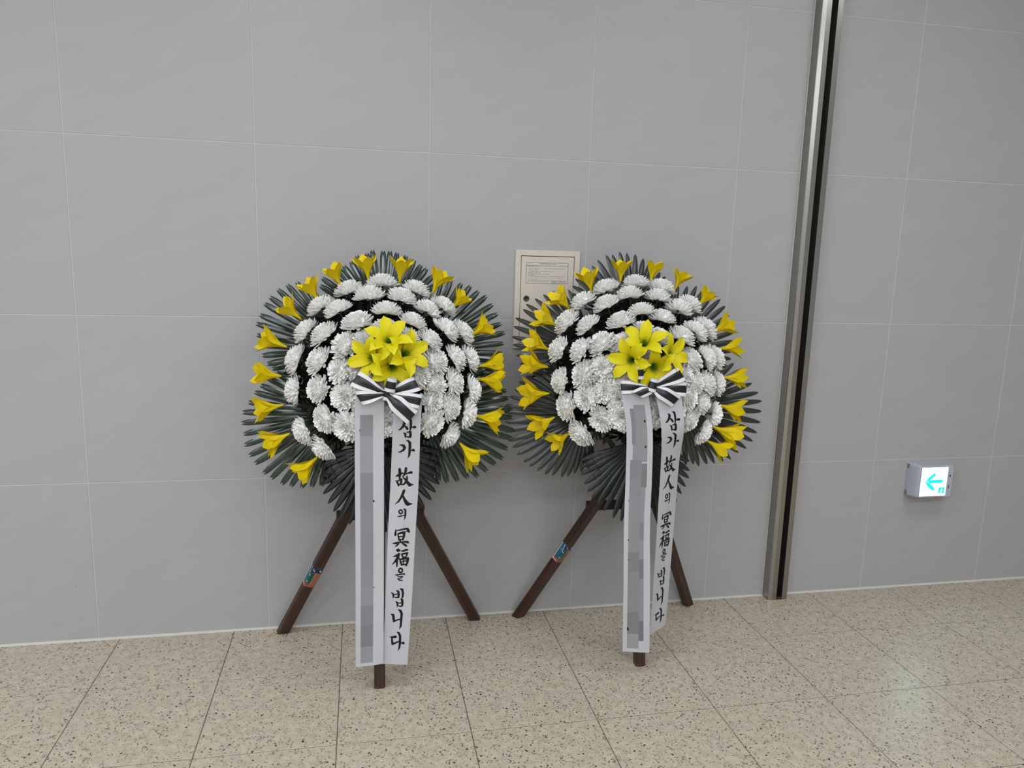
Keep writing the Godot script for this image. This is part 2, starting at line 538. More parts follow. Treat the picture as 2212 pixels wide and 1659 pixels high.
func make_materials() -> void:
	M.wall = []
	for i in 4:
		var m := mat(DIM, 0.42, 0, 0.4)
		m.albedo_texture = wall_texture(31 + i, 0 if i < 2 else 5)
		M.wall.append(m)
	M.grout = mat(WALL_GROUT * DIM, 0.85)
	M.caulk = mat(Color(0.84, 0.83, 0.80) * DIM, 0.6)
	M.floor = []
	for i in 2:
		var m := mat(DIM, 0.36, 0, 0.45)
		m.albedo_texture = terrazzo(71 + i)
		M.floor.append(m)
	M.floor_grout = mat(Color(0.40, 0.36, 0.31) * DIM, 0.9)
	M.ceiling = mat(Color(0.82, 0.82, 0.81), 0.9)
	M.side = mat(Color(0.70, 0.70, 0.70), 0.6)
	M.steel = mat(Color(0.64, 0.63, 0.61), 0.30, 1.0)
	M.steel.anisotropy_enabled = true
	M.steel.anisotropy = 0.6
	M.slot = mat(Color(0.06, 0.052, 0.046), 0.8)
	M.cab = mat(Color(0.80, 0.765, 0.715), 0.42)
	M.cab_gap = mat(Color(0.16, 0.14, 0.12), 0.9)
	M.lock = mat(Color(0.36, 0.34, 0.31), 0.35, 0.9)
	M.black = mat(Color(0.03, 0.03, 0.03), 0.6)
	var w := mat(Color.WHITE, 0.38, 0, 0.5)
	w.albedo_texture = wood_texture(5)
	M.wood = w
	M.wood_dark = mat(Color(0.10, 0.06, 0.05), 0.5)
	M.stick = mat(Color(0.78, 0.62, 0.46), 0.7)
	M.white = two_sided(mat(Color.WHITE, 0.62, 0, 0.3))
	M.white.vertex_color_use_as_albedo = true
	M.white.backlight_enabled = true
	M.white.backlight = Color(0.30, 0.30, 0.29)
	M.yellow = two_sided(mat(Color(0.94, 0.94, 0.94), 0.5, 0, 0.35))
	M.yellow.vertex_color_use_as_albedo = true
	M.yellow.backlight_enabled = true
	M.yellow.backlight = Color(0.42, 0.36, 0.02)
	M.green = two_sided(mat(Color(0.10, 0.15, 0.09), 0.6))
	M.stem = mat(Color(0.12, 0.17, 0.10), 0.6)
	M.stamen = mat(Color(0.32, 0.46, 0.10), 0.6)
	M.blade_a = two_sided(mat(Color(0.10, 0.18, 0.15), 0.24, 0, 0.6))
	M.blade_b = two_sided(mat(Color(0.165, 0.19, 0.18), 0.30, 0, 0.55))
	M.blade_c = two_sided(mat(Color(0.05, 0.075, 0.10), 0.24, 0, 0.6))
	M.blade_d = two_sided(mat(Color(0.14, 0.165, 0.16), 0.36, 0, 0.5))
	M.core = mat(Color(0.03, 0.04, 0.03), 0.95)
	M.leaf = two_sided(mat(Color(0.055, 0.09, 0.06), 0.5))
	M.ribbon = two_sided(mat(DIM, 0.34, 0, 0.5))
	M.ribbon.albedo_texture = stripe_texture()
	M.ribbon_white = two_sided(mat(Color(0.86, 0.85, 0.83), 0.45))
	M.sash = []
	for i in 3:
		var m := two_sided(mat(DIM, 0.5, 0, 0.4))
		m.albedo_texture = sash_texture(i)
		M.sash.append(m)
	M.plastic = mat(Color(0.74, 0.76, 0.80) * DIM, 0.45)
	M.plastic_dark = mat(Color(0.25, 0.27, 0.31), 0.5)

# ---------------------------------------------------------------- the setting
func tile_slab(w: float, h: float, dep: float, uo: Vector2, us: float, horizontal: bool) -> ArrayMesh:
	# a tile with its lower left corner at the origin and bevelled front edges, front face at 0
	var s := start()
	var b := 0.0009
	var f := func(x: float, y: float, z: float) -> Vector3: return Vector3(x, z, -y) if horizontal else Vector3(x, y, z)
	var up := Vector3.UP if horizontal else Vector3.BACK
	var o := [[0, 0], [w, 0], [w, h], [0, h]]
	var i := [[b, b], [w - b, b], [w - b, h - b], [b, h - b]]
	var top := []
	var uv := []
	for p in i:
		top.append(f.call(p[0], p[1], 0.0))
		uv.append(uo + Vector2(p[0], h - p[1]) * us)
	face(s, top, up, uv)
	for k in 4:
		var n := (k + 1) % 4
		var q := [f.call(o[k][0], o[k][1], -b), f.call(o[n][0], o[n][1], -b), f.call(i[n][0], i[n][1], 0.0), f.call(i[k][0], i[k][1], 0.0)]
		var mid: Vector3 = f.call((o[k][0] + o[n][0]) * 0.5 - w * 0.5, (o[k][1] + o[n][1]) * 0.5 - h * 0.5, 0.0)
		var uq := []
		for p in [o[k], o[n], i[n], i[k]]:
			uq.append(uo + Vector2(p[0], h - p[1]) * us)
		face(s, q, mid.normalized() + up, uq)
		face(s, [f.call(o[k][0], o[k][1], -dep), f.call(o[n][0], o[n][1], -dep), q[1], q[0]], mid, uq)
	return s.commit()

func build_room() -> void:
	var g := 0.0032
	# back wall: a slab of grout and backing, the tiles set on it
	var wall := structure("wall_back", bevel_box(Vector3(-6.0, -0.02, -0.14), Vector3(6.3, CEIL + 0.1, -0.0011), 0.0), M.grout)
	var xs := []
	for i in range(-4, 5):
		xs.append([i * TILE, minf((i + 1) * TILE, 2.668)])
	xs.append([-6.0, -4 * TILE])
	xs.append([2.764, 3.1546])
	for i in 5:
		xs.append([3.1546 + i * TILE, 3.1546 + (i + 1) * TILE])
	var cache := {}
	for r in 6:
		for x in xs:
			var w: float = x[1] - x[0] - g
			var h: float = ROW_Y[r + 1] - ROW_Y[r] - g
			if r == 0:
				h -= 0.003
			var kind := rng.randi() % 2 + (2 if r == 0 else 0)
			var key := "%d_%d_%d" % [int(w * 1000), int(h * 1000), rng.randi() % 3]
			if not cache.has(key):
				cache[key] = tile_slab(w, h, 0.004, Vector2(rng.randf(), 0.0 if r == 0 else rng.randf()), 1.0 / TILE if r == 0 else 1.0 / 0.75, false)
			part("tile", cache[key], M.wall[kind], wall, Transform3D(Basis(), Vector3(x[0] + g * 0.5, ROW_Y[r] + g * 0.5 + (0.003 if r == 0 else 0.0), 0.0)))
	# floor
	var s := start()
	add_bevel_box(s, Vector3(-6.0, -0.2, -0.02), Vector3(6.3, -0.0012, 8.2), 0.0)
	var flo := structure("floor", s.commit(), M.floor_grout)
	var fx := 0.4019
	var fz := 0.4024
	var gf := 0.0026
	for r in 9:
		var z0 := 0.0015 if r == 0 else 0.3429 + (r - 1) * fz
		var z1 := 0.3429 + r * fz
		for c in range(-4, 12):
			var w := fx - gf
			var h := z1 - z0 - gf
			var key := "f_%d_%d" % [int(h * 1000), rng.randi() % 9]
			if not cache.has(key):
				cache[key] = tile_slab(w, h, 0.004, Vector2(rng.randf(), rng.randf()), 1.0 / FLOOR_SPAN, true)
			part("floor_tile", cache[key], M.floor[rng.randi() % 2], flo, Transform3D(Basis(), Vector3(0.0736 + c * fx + gf * 0.5, 0.0, z1 - gf * 0.5)))
	var m2 := tile_slab(12.3, 8.2 - 0.3429 - 8 * fz, 0.004, Vector2.ZERO, 1.0 / FLOOR_SPAN, true)
	part("far_paving", m2, M.floor[0], flo, Transform3D(Basis(), Vector3(-6.0, 0.0, 8.2)))
	# sealant bead along the foot of the wall
	for e in [[-6.0, 2.672, "trim_1"], [2.7595, 6.3, "trim_2"]]:
		var b := start()
		face(b, [Vector3(e[0], 0, 0.0065), Vector3(e[1], 0, 0.0065), Vector3(e[1], 0.0045, 0.0045), Vector3(e[0], 0.0045, 0.0045)], Vector3(0, 0.3, 1))
		face(b, [Vector3(e[0], 0.0045, 0.0045), Vector3(e[1], 0.0045, 0.0045), Vector3(e[1], 0.007, -0.001), Vector3(e[0], 0.007, -0.001)], Vector3(0, 1, 0.5))
		structure(e[2], b.commit(), M.caulk)
	structure("wall_left", bevel_box(Vector3(-6.15, -0.02, -0.14), Vector3(-6.0, CEIL + 0.1, 8.2), 0.0), M.side)
	structure("wall_right", bevel_box(Vector3(6.3, -0.02, -0.14), Vector3(6.45, CEIL + 0.1, 8.2), 0.0), M.side)
	structure("wall_front", bevel_box(Vector3(-6.15, -0.02, 8.2), Vector3(6.45, CEIL + 0.1, 8.35), 0.0), M.side)
	structure("ceiling", bevel_box(Vector3(-6.15, CEIL, -0.14), Vector3(6.45, CEIL + 0.2, 8.35), 0.0), M.ceiling)

func build_lamps() -> void:
	for i in LAMPS.size():
		var l: Array = LAMPS[i]
		var at := Vector3(l[0], CEIL, l[1])
		var t := thing("ceiling_light", LAMP_WORDS[i], "ceiling light", at)
		var hx: float = l[2] * 0.5
		var hz: float = l[3] * 0.5
		var s := start()
		for q in [[-hx - 0.03, -hx, -hz - 0.03, hz + 0.03], [hx, hx + 0.03, -hz - 0.03, hz + 0.03], [-hx, hx, -hz - 0.03, -hz], [-hx, hx, hz, hz + 0.03]]:
			add_bevel_box(s, Vector3(q[0], -0.02, q[2]), Vector3(q[1], -0.0005, q[3]), 0.003)
		part("frame", s.commit(), M.plastic, t)
		var e := mat(Color(0.95, 0.95, 0.95), 0.5)
		e.emission_enabled = true
		e.emission = Color(0.93, 0.96, 1.0)
		e.emission_energy_multiplier = 1.6
		part("diffuser", bevel_box(Vector3(-hx, -0.012, -hz), Vector3(hx, -0.0008, hz), 0.0), e, t)
		var a := AreaLight3D.new()
		a.name = "panel_glow"
		a.area_size = Vector2(l[2], l[3])
		a.light_energy = l[4]
		a.light_color = LAMP_COLOR
		a.area_range = 20.0
		a.area_attenuation = 2.0
		a.shadow_enabled = true
		a.position = Vector3(0, -0.03, 0)
		a.rotation = Vector3(-PI / 2, 0, 0)
		t.add_child(a, true)

func build_rail() -> void:
	var t := thing("shutter_guide_rail", "tall brushed steel guide rail with a dark slot, right of the wreaths", "guide rail", Vector3(2.672, 0, 0))
	var top := CEIL - 0.002
	var lip := func(poly: Array) -> ArrayMesh:
		var s := start()
		var n := poly.size()
		var c := Vector2.ZERO
		for p in poly:
			c += p / float(n)
		for k in n:
			var a: Vector2 = poly[k]
			var b: Vector2 = poly[(k + 1) % n]
			var m := (a + b) * 0.5 - c
			face(s, [Vector3(a.x, 0, a.y), Vector3(b.x, 0, b.y), Vector3(b.x, top, b.y), Vector3(a.x, top, a.y)], Vector3(m.x, 0, m.y))
		var cap := []
		for p in poly:
			cap.append(Vector3(p.x, top, p.y))
		face(s, cap, Vector3.UP)
		return s.commit()
	part("left_lip", lip.call([Vector2(0, -0.001), Vector2(0, 0.0455), Vector2(0.0015, 0.0475), Vector2(0.016, 0.0525), Vector2(0.0365, 0.0525), Vector2(0.0365, -0.001)]), M.steel, t)
	part("right_lip", lip.call([Vector2(0.063, -0.001), Vector2(0.063, 0.0525), Vector2(0.0858, 0.0525), Vector2(0.087, 0.0513), Vector2(0.087, -0.001)]), M.steel, t)
	part("slot_back", lip.call([Vector2(0.0365, -0.001), Vector2(0.0365, 0.006), Vector2(0.063, 0.006), Vector2(0.063, -0.001)]), M.slot, t)
	part("foot_plate", bevel_box(Vector3(0.037, 0.0005, 0.006), Vector3(0.0625, 0.012, 0.05), 0.001), M.lock, t)
	part("sealant", bevel_box(Vector3(-0.0045, 0.0, -0.001), Vector3(-0.0002, top, 0.0025), 0.0008), M.caulk, t)

func build_cabinet() -> void:
	var t := thing("wall_cabinet", "small beige metal control cabinet set in the wall behind the right wreath", "cabinet", Vector3(1.525, 1.088, 0))
	var w := 0.2515
	var h := 0.3725
	var s := start()
	var f := 0.0215
	add_bevel_box(s, Vector3(0, 0, 0.0002), Vector3(f, h, 0.009), 0.0012)
	add_bevel_box(s, Vector3(w - f, 0, 0.0002), Vector3(w, h, 0.009), 0.0012)
	add_bevel_box(s, Vector3(f, h - f, 0.0002), Vector3(w - f, h, 0.009), 0.0012)
	add_bevel_box(s, Vector3(f, 0, 0.0002), Vector3(w - f, f, 0.009), 0.0012)
	part("frame", s.commit(), M.cab, t)
	part("gap", bevel_box(Vector3(f - 0.001, f - 0.001, 0.0003), Vector3(w - f + 0.001, h - f + 0.001, 0.003), 0.0), M.cab_gap, t)
	part("door", bevel_box(Vector3(f + 0.0018, f + 0.0018, 0.003), Vector3(w - f - 0.0018, h - f - 0.0022, 0.0085), 0.002), M.cab, t)
	# printed notice
	var im := Image.create(640, 320, false, Image.FORMAT_RGB8)
	im.fill(Color(0.885, 0.85, 0.80))
	var navy := Color(0.25, 0.36, 0.47)
	for e in [[12, 8, 628, 8], [12, 312, 628, 312], [8, 12, 8, 308], [632, 12, 632, 308], [8, 52, 632, 52]]:
		capsule(im, Vector2(e[0], e[1]), Vector2(e[2], e[3]), 3, 3, navy)
	var r := RandomNumberGenerator.new()
	r.seed = 4
	var rows := [[215, 430, 30, 20, 1], [30, 205, 74, 12, 0], [40, 215, 95, 8, 0], [250, 590, 95, 8, 0], [30, 190, 118, 12, 0], [40, 425, 138, 8, 0], [30, 215, 160, 12, 0], [40, 345, 180, 8, 0], [30, 125, 196, 12, 0], [40, 600, 212, 8, 0], [40, 560, 236, 6, 2], [30, 175, 258, 12, 0], [40, 600, 274, 8, 0], [30, 330, 292, 7, 2], [385, 465, 293, 22, 3], [485, 605, 293, 22, 3]]
	for q in rows:
		var x: float = q[0]
		var ink: Color = [Color(0.26, 0.27, 0.32), Color(0.12, 0.42, 0.62), Color(0.72, 0.42, 0.36), Color(0.10, 0.25, 0.50)][q[4]]
		while x < q[1]:
			var cw: float = q[3] * r.randf_range(0.75, 0.95)
			var y: float = q[2]
			var hh: float = q[3] * 0.5
			var lw: float = maxf(0.7, q[3] * 0.07)
			if r.randf() < 0.86:
				capsule(im, Vector2(x, y - hh), Vector2(x + cw * 0.5, y - hh), lw, lw, ink)
				capsule(im, Vector2(x + cw * 0.5, y - hh), Vector2(x + cw * (0.5 if r.randf() < 0.5 else 0.05), y), lw, lw, ink)
				capsule(im, Vector2(x + cw * 0.75, y - hh), Vector2(x + cw * 0.75, y + hh * 0.3), lw, lw, ink)
				if r.randf() < 0.6:
					capsule(im, Vector2(x + cw * 0.15, y + hh * 0.7), Vector2(x + cw * 0.75, y + hh * 0.7), lw, lw, ink)
			x += cw * 1.12
	capsule(im, Vector2(388, 303), Vector2(462, 303), 1.5, 1.5, Color(0.10, 0.35, 0.62))
	var pm := mat(DIM, 0.5)
	pm.albedo_texture = image_tex(im)
	var ps := start()
	var a := Vector3(0.0405, 0.2475, 0.0089)
	face(ps, [a, a + Vector3(0.1665, 0, 0), a + Vector3(0.1665, 0.0805, 0), a + Vector3(0, 0.0805, 0)], Vector3.BACK, [Vector2(0, 1), Vector2(1, 1), Vector2(1, 0), Vector2(0, 0)])
	add_bevel_box(ps, a + Vector3(0, 0, -0.0004), a + Vector3(0.1665, 0.0805, -0.0001), 0.0)
	tag(part("notice", ps.commit(), pm, t), "printed notice with a navy border", "")
	var ls := start()
	polar(ls, Vector3(0.0455, 0.1915, 0.0085), Vector3.RIGHT, Vector3.UP, [[0.011, 0.0], [0.011, 0.003], [0.0095, 0.0042], [0.0075, 0.0042], [0.0068, 0.0036], [0.0, 0.0036]])
	var lk := part("lock", ls.commit(), M.lock, t)
	part("keyhole", bevel_box(Vector3(0.0445, 0.187, 0.0120), Vector3(0.0475, 0.196, 0.0124), 0.0), M.black, lk)

func rounded(w: float, h: float, r: float, c: Vector3, seg := 5) -> PackedVector3Array:
	var l := PackedVector3Array()
	for q in 4:
		var cx := (w * 0.5 - r) * (1 if q == 0 or q == 3 else -1)
		var cy := (h * 0.5 - r) * (1 if q < 2 else -1)
		for k in seg + 1:
			var an := PI * 0.5 * q + PI * 0.5 * k / seg
			l.append(c + Vector3(cx + r * cos(an), cy + r * sin(an), 0))
	l.append(l[0])
	return l

func build_exit_sign() -> void:
	var t := thing("exit_direction_light", "lit exit light box with a green arrow low on the wall", "exit sign", Vector3(3.42, 0.5135, 0))
	var s := start()
	var rows := []
	for p in [[0.204, 0.153, 0.010, 0.0, 0.0, 0.0005], [0.204, 0.153, 0.010, 0.0, 0.0, 0.018], [0.200, 0.151, 0.012, 0.0, 0.0, 0.038], [0.186, 0.148, 0.012, -0.002, 0.0015, 0.058], [0.172, 0.146, 0.010, -0.004, 0.002, 0.068], [0.164, 0.143, 0.009, -0.004, 0.002, 0.070]]:
		rows.append(rounded(p[0], p[1], p[2], Vector3(p[3], p[4], p[5])))
	sheet(s, rows, [], true)
	var ring: PackedVector3Array = rows[-1]
	var cap := []
	for k in ring.size() - 1:
		cap.append(ring[k])
	face(s, cap, Vector3.BACK)
	part("housing", s.commit(), M.plastic, t)
	var n := 256
	var im := Image.create(n, n, false, Image.FORMAT_RGB8)
	im.fill(Color(0.97, 1.0, 1.0))
	var gr := Color(0.02, 0.80, 0.70)
	var stroke := func(a: Vector2, b: Vector2, ra: float, rb: float) -> void: capsule(im, a * n, b * n, ra * n, rb * n, gr)
	stroke.call(Vector2(0.205, 0.51), Vector2(0.34, 0.385), 0.02, 0.055)
	stroke.call(Vector2(0.34, 0.385), Vector2(0.50, 0.255), 0.055, 0.05)
	stroke.call(Vector2(0.205, 0.51), Vector2(0.33, 0.62), 0.02, 0.062)
	stroke.call(Vector2(0.33, 0.62), Vector2(0.50, 0.755), 0.062, 0.055)
	stroke.call(Vector2(0.36, 0.50), Vector2(0.80, 0.49), 0.058, 0.055)
	im.fill_rect(Rect2i(int(0.72 * n), int(0.71 * n), int(0.23 * n), int(0.22 * n)), gr.darkened(0.12))
	var wh := Color(0.9, 1, 1)
	for q in [[0.845, 0.745, 0.845, 0.745, 0.015], [0.845, 0.775, 0.83, 0.83, 0.014], [0.845, 0.78, 0.80, 0.80, 0.009], [0.845, 0.78, 0.885, 0.81, 0.009], [0.83, 0.83, 0.86, 0.87, 0.010], [0.86, 0.87, 0.845, 0.915, 0.010], [0.83, 0.83, 0.80, 0.87, 0.010], [0.80, 0.87, 0.765, 0.90, 0.010], [0.775, 0.93, 0.90, 0.93, 0.014]]:
		capsule(im, Vector2(q[0], q[1]) * n, Vector2(q[2], q[3]) * n, q[4] * n, q[4] * n, wh)
	var tx := image_tex(im)
	var e := mat(Color.WHITE, 0.4)
	e.albedo_texture = tx
	e.emission_enabled = true
	e.emission = Color.WHITE
	e.emission_texture = tx
	e.emission_operator = BaseMaterial3D.EMISSION_OP_MULTIPLY
	e.emission_energy_multiplier = 1.15
	var ps := start()
	var a := Vector3(-0.0822, -0.0628, 0.0718)
	var b := Vector3(0.0488, 0.0665, 0.0718)
	face(ps, [a, Vector3(b.x, a.y, a.z), b, Vector3(a.x, b.y, a.z)], Vector3.BACK, [Vector2(0, 1), Vector2(1, 1), Vector2(1, 0), Vector2(0, 0)])
	add_bevel_box(ps, a - Vector3(0, 0, 0.003), b - Vector3(0, 0, 0.0002), 0.0)
	tag(part("lit_panel", ps.commit(), e, t), "glowing white panel with a green arrow", "")
	var fr := start()
	for q in [[a.x - 0.003, a.x - 0.0002, a.y - 0.003, b.y + 0.003], [b.x + 0.0002, b.x + 0.003, a.y - 0.003, b.y + 0.003], [a.x, b.x, b.y + 0.0002, b.y + 0.003], [a.x, b.x, a.y - 0.003, a.y - 0.0002]]:
		add_bevel_box(fr, Vector3(q[0], q[2], 0.0695), Vector3(q[1], q[3], 0.0732), 0.0006)
	part("panel_frame", fr.commit(), M.plastic, t)
	var ls := start()
	polar(ls, Vector3(0.064, 0.026, 0.070), Vector3.RIGHT, Vector3.UP, [[0.0045, 0.0], [0.0045, 0.001], [0.0028, 0.0022], [0.0, 0.0026]], 16)
	part("indicator_lamp", ls.commit(), M.plastic_dark, t)
	part("test_switch", bevel_box(Vector3(0.0605, -0.033, 0.0698), Vector3(0.0645, -0.016, 0.0715), 0.0008), M.plastic_dark, t)
	for k in 3:
		for yy in [0.066, -0.052]:
			part("vent_slot", bevel_box(Vector3(-0.1027, yy - k * 0.0068 - 0.0015, 0.006), Vector3(-0.1012, yy - k * 0.0068 + 0.0015, 0.019), 0.0004), M.black, t)
	var l := AreaLight3D.new()
	l.name = "panel_glow"
	l.area_size = Vector2(0.12, 0.12)
	l.light_energy = SIGN_ENERGY
	l.light_color = Color(0.75, 1.0, 0.98)
	l.area_range = 6.0
	l.area_attenuation = 2.0
	l.shadow_enabled = true
	l.position = Vector3(-0.017, 0.002, 0.085)
	l.rotation = Vector3(0, PI, 0)
	t.add_child(l, true)

# ---------------------------------------------------------------- flowers
func chrysanthemum_mesh(sd: int) -> ArrayMesh:
	var r := RandomNumberGenerator.new()
	r.seed = sd
	var s := start()
	var fill_dome := []  # white inner dome added under the petals to brighten the dark gaps
	var tint := []
	for k in 7:
		var a := -0.5 + (PI * 0.5 + 0.5) * k / 6.0
		var line := PackedVector3Array()
		for j in 17:
			line.append(Vector3(cos(TAU * j / 16) * cos(a) * 0.030, 0.011 + 0.019 * sin(a), sin(TAU * j / 16) * cos(a) * 0.030))
		fill_dome.append(line)
		tint.append(Color(0.93, 0.92, 0.86))
	sheet(s, fill_dome, tint)
	var n := 215
	for i in n:
		var q := (i + 0.5) / n
		var az := i * 2.39996 + r.randf_range(-0.2, 0.2)
		var el := deg_to_rad(lerpf(92.0, -14.0, pow(q, 0.72)) + r.randf_range(-6, 6))
		var ln := lerpf(0.020, 0.046, pow(q, 0.6)) * r.randf_range(0.9, 1.13)
		var bend := deg_to_rad(lerpf(-15.0, 72.0, q) + r.randf_range(-16, 16))
		var wd := lerpf(0.0036, 0.0062, q) * r.randf_range(0.88, 1.12)
		var rad := Vector3(cos(az), 0, sin(az))
		var side := Vector3(-sin(az), 0, cos(az))
		side = (side + Vector3.UP * r.randf_range(-0.25, 0.25)).normalized()
		var p := rad * lerpf(0.001, 0.008, q) + Vector3.UP * lerpf(0.016, 0.004, q)
		var rows := []
		var cols := []
		var prof := [0.55, 0.78, 0.95, 1.05, 0.98, 0.55]
		var steps := 5
		for k in steps + 1:
			var t := float(k) / steps
			var e := el + bend * (t * t)
			var dir := rad * cos(e) + Vector3.UP * sin(e)
			var nr := rad * -sin(e) + Vector3.UP * cos(e)
			var w: float = wd * prof[k]
			rows.append(PackedVector3Array([p - side * w + nr * w * 0.40, p - side * w * 0.55, p - nr * w * 0.12, p + side * w * 0.55, p + side * w + nr * w * 0.40]))
			var c := Color(0.90, 0.87, 0.76).lerp(Color(0.965, 0.962, 0.945), clampf(t * 1.6 + q * 0.8, 0, 1))
			cols.append(c)
			p += dir * ln / steps
		sheet(s, rows, cols)
	return s.commit()

func chrysanthemum_stem() -> ArrayMesh:
	var s := start()
	tube(s, [Vector3(0, -0.085, 0), Vector3(0, -0.008, 0), Vector3(0, 0.0, 0), Vector3(0, 0.005, 0)], [0.0016, 0.0017, 0.003, 0.006])
	return s.commit()

func lily_petal(open: float, sd: int) -> ArrayMesh:
	# y is the axis of the flower, the petal grows towards +x
	var r := RandomNumberGenerator.new()
	r.seed = sd
	var s := start()
	var n := 13
	var rows := []
	var cols := []
	var wave := r.randf_range(0, TAU)
	for i in n:
		var t := float(i) / (n - 1)
		var rr: float
		var yy: float
		if open < 0.5:
			rr = 0.003 + 0.013 * t + 0.030 * pow(t, 2.4)
			yy = 0.080 * t - 0.006 * pow(t, 5.0)
		else:
			rr = 0.003 + 0.032 * t + 0.046 * t * t
			yy = 0.054 * sin(minf(t * 1.85, PI)) * (1.0 - 0.12 * t)
		var hw := 0.0165 if open < 0.5 else 0.0195
		var w: float = hw * (0.14 + 1.06 * pow(sin(PI * pow(t, 1.12) * 0.955 + 0.03), 0.75 if open < 0.5 else 1.15)) * (1.0 - 0.8 * smoothstep(0.84, 1.0, t))
		if open < 0.5:
			w = maxf(w, minf(rr * 0.62, 0.012)) if t < 0.6 else w
		var line := PackedVector3Array()
		for k in 7:
			var u := (k - 3) / 3.0
			# wraps round the throat low down, flattens towards the tip, with a crease along the middle
			var ang := clampf(u * w / maxf(rr, 0.004), -1.1, 1.1) * clampf(1.0 - t * 0.55, 0.25, 1.0)
			var flat := u * w
			var wrapped := Vector3(rr * cos(ang), yy, rr * sin(ang))
			var plain := Vector3(rr + absf(u) * w * 0.12, yy + absf(u) * w * (0.30 if open > 0.5 else 0.05), flat)
			var p := wrapped.lerp(plain, clampf(t * 1.5 - 0.35, 0, 1))
			if open < 0.5:
				p += Vector3(-0.0022, 0.0022, 0) * exp(-u * u * 9.0) * smoothstep(0.15, 0.5, t) * (1.0 - t)
			p.y += 0.0016 * sin(wave + t * 11.0) * absf(u) * t
			p.y -= 0.0012 * exp(-u * u * 14.0) * (1.0 - t)
			line.append(p)
		rows.append(line)
		var c := Color(0.86, 0.66, 0.004)
		if open > 0.5:
			c = Color(0.10, 0.30, 0.02).lerp(Color(0.76, 0.66, 0.006), clampf(t * 3.6 - 0.35, 0, 1))
			c = c.lerp(Color(0.76, 0.74, 0.03), clampf(t * 3.0 - 2.2, 0, 0.6))
		cols.append(c)
	sheet(s, rows, cols)
	return s.commit()

func lily_throat(open: float) -> ArrayMesh:
	var s := start()
	var rows := []
	var cols := []
	for p in ([[0.0012, -0.004], [0.0028, 0.0], [0.0045, 0.012], [0.0065, 0.024], [0.0085, 0.036], [0.0105, 0.045]] if open < 0.5 else [[0.0012, -0.012], [0.0030, -0.004], [0.0045, 0.004], [0.0085, 0.012]]):
		var line := PackedVector3Array()
		for k in 13:
			var w := TAU * k / 12
			line.append(Vector3(p[0] * cos(w), p[1], p[0] * sin(w)))
		rows.append(line)
		cols.append(Color(0.86, 0.66, 0.004) if open < 0.5 else Color(0.06, 0.22, 0.02))
	sheet(s, rows, cols, true)
	return s.commit()

func stamens() -> ArrayMesh:
	var s := start()
	for k in 6:
		var w := TAU * k / 6 + 0.3
		var o := Vector3(cos(w), 0, sin(w))
		tube(s, [o * 0.002, o * 0.004 + Vector3.UP * 0.02, o * 0.009 + Vector3.UP * 0.037], [0.0006, 0.0007, 0.0012], 5)
	tube(s, [Vector3.ZERO, Vector3.UP * 0.025, Vector3.UP * 0.043], [0.0009, 0.0010, 0.0020], 6)
	return s.commit()

func aligned(at: Vector3, axis: Vector3, roll: float, sc := 1.0) -> Transform3D:
	var y := axis.normalized()
	var x := y.cross(Vector3(0.13, 0.21, 1.0)).normalized()
	var z := x.cross(y).normalized()
	var b := Basis(x, y, z) * Basis(Vector3.UP, roll)
	return Transform3D(b.scaled_local(Vector3.ONE * sc), at)

var kit := {}

func add_lily(root: Node3D, at: Vector3, axis: Vector3, roll: float, sc: float, open: bool) -> void:
	var o := part("lily", kit.throat_open if open else kit.throat, M.yellow, root, aligned(at, axis, roll, sc))
	for k in 6:
		var inner := k % 2
		var set_: Array = kit.petals_open if open else kit.petals
		var xf := Transform3D(Basis(Vector3.UP, TAU * k / 6 + rng.randf_range(-0.07, 0.07)) * Basis(Vector3.BACK, rng.randf_range(-0.08, 0.08) + (0.05 if inner else -0.02)), Vector3.UP * (0.001 * inner))
		part("petal", set_[rng.randi() % set_.size()], M.yellow, o, xf)
	if open:
		part("stamens", kit.stamens, M.stamen, o)
	else:
		part("stem", kit.lily_stem, M.stem, o)

# ---------------------------------------------------------------- palm fans
func blade_mesh(kind: String) -> ArrayMesh:
	var s := start()
	var ln := 0.30
	var r0 := 0.045
	var nr := 14
	var nc := 9
	for side in [0, 1]:
		var rows := []
		for i in nr:
			var t := float(i) / (nr - 1)
			t = 1.0 - pow(1.0 - t, 1.35)
			var w: float
			if kind == "notched":
				w = lerpf(0.0052, 0.0104, smoothstep(0.0, 0.60, t)) * (1.0 - 0.22 * smoothstep(0.88, 1.0, t))
			else:
				w = lerpf(0.0050, 0.0114, smoothstep(0.0, 0.66, t)) * sqrt(maxf(1.0 - pow(maxf(t - 0.62, 0.0) / 0.38, 2.2), 0.0))
				w = maxf(w, 0.0005)
			var line := PackedVector3Array()
			for j in nc:
				var u := (j - 4) / 4.0
				var y := r0 + (ln - r0) * t
				var z := -0.034 * t * t
				var fade := 1.0 - smoothstep(0.84, 0.97, t)
				if kind == "notched":
					var drop := 0.011 * maxf(1.0 - absf(u) / 0.5, 0.0) if absf(u) < 0.5 else 0.010 * (absf(u) - 0.5) / 0.5
					y -= pow(t, 14.0) * drop
					z += 0.0042 * (1.0 - u * u * 0.9)
					z -= (0.0012 * exp(-pow(u / 0.2, 2.0)) + 0.0012 * exp(-pow((absf(u) - 0.62) / 0.16, 2.0))) * fade
				elif kind == "oval":
					z += 0.0034 * (1.0 - absf(u)) + 0.0012 * exp(-pow(u / 0.14, 2.0)) * fade
				else:
					z += 0.0046 * (1.0 - u * u) - 0.0016 * exp(-pow(u / 0.14, 2.0)) * fade
				if side == 1:
					z -= 0.0014 * (1.0 - u * u)
				line.append(Vector3(u * w, y, z))
			rows.append(line)
		sheet(s, rows, [], side == 0)
	return s.commit()

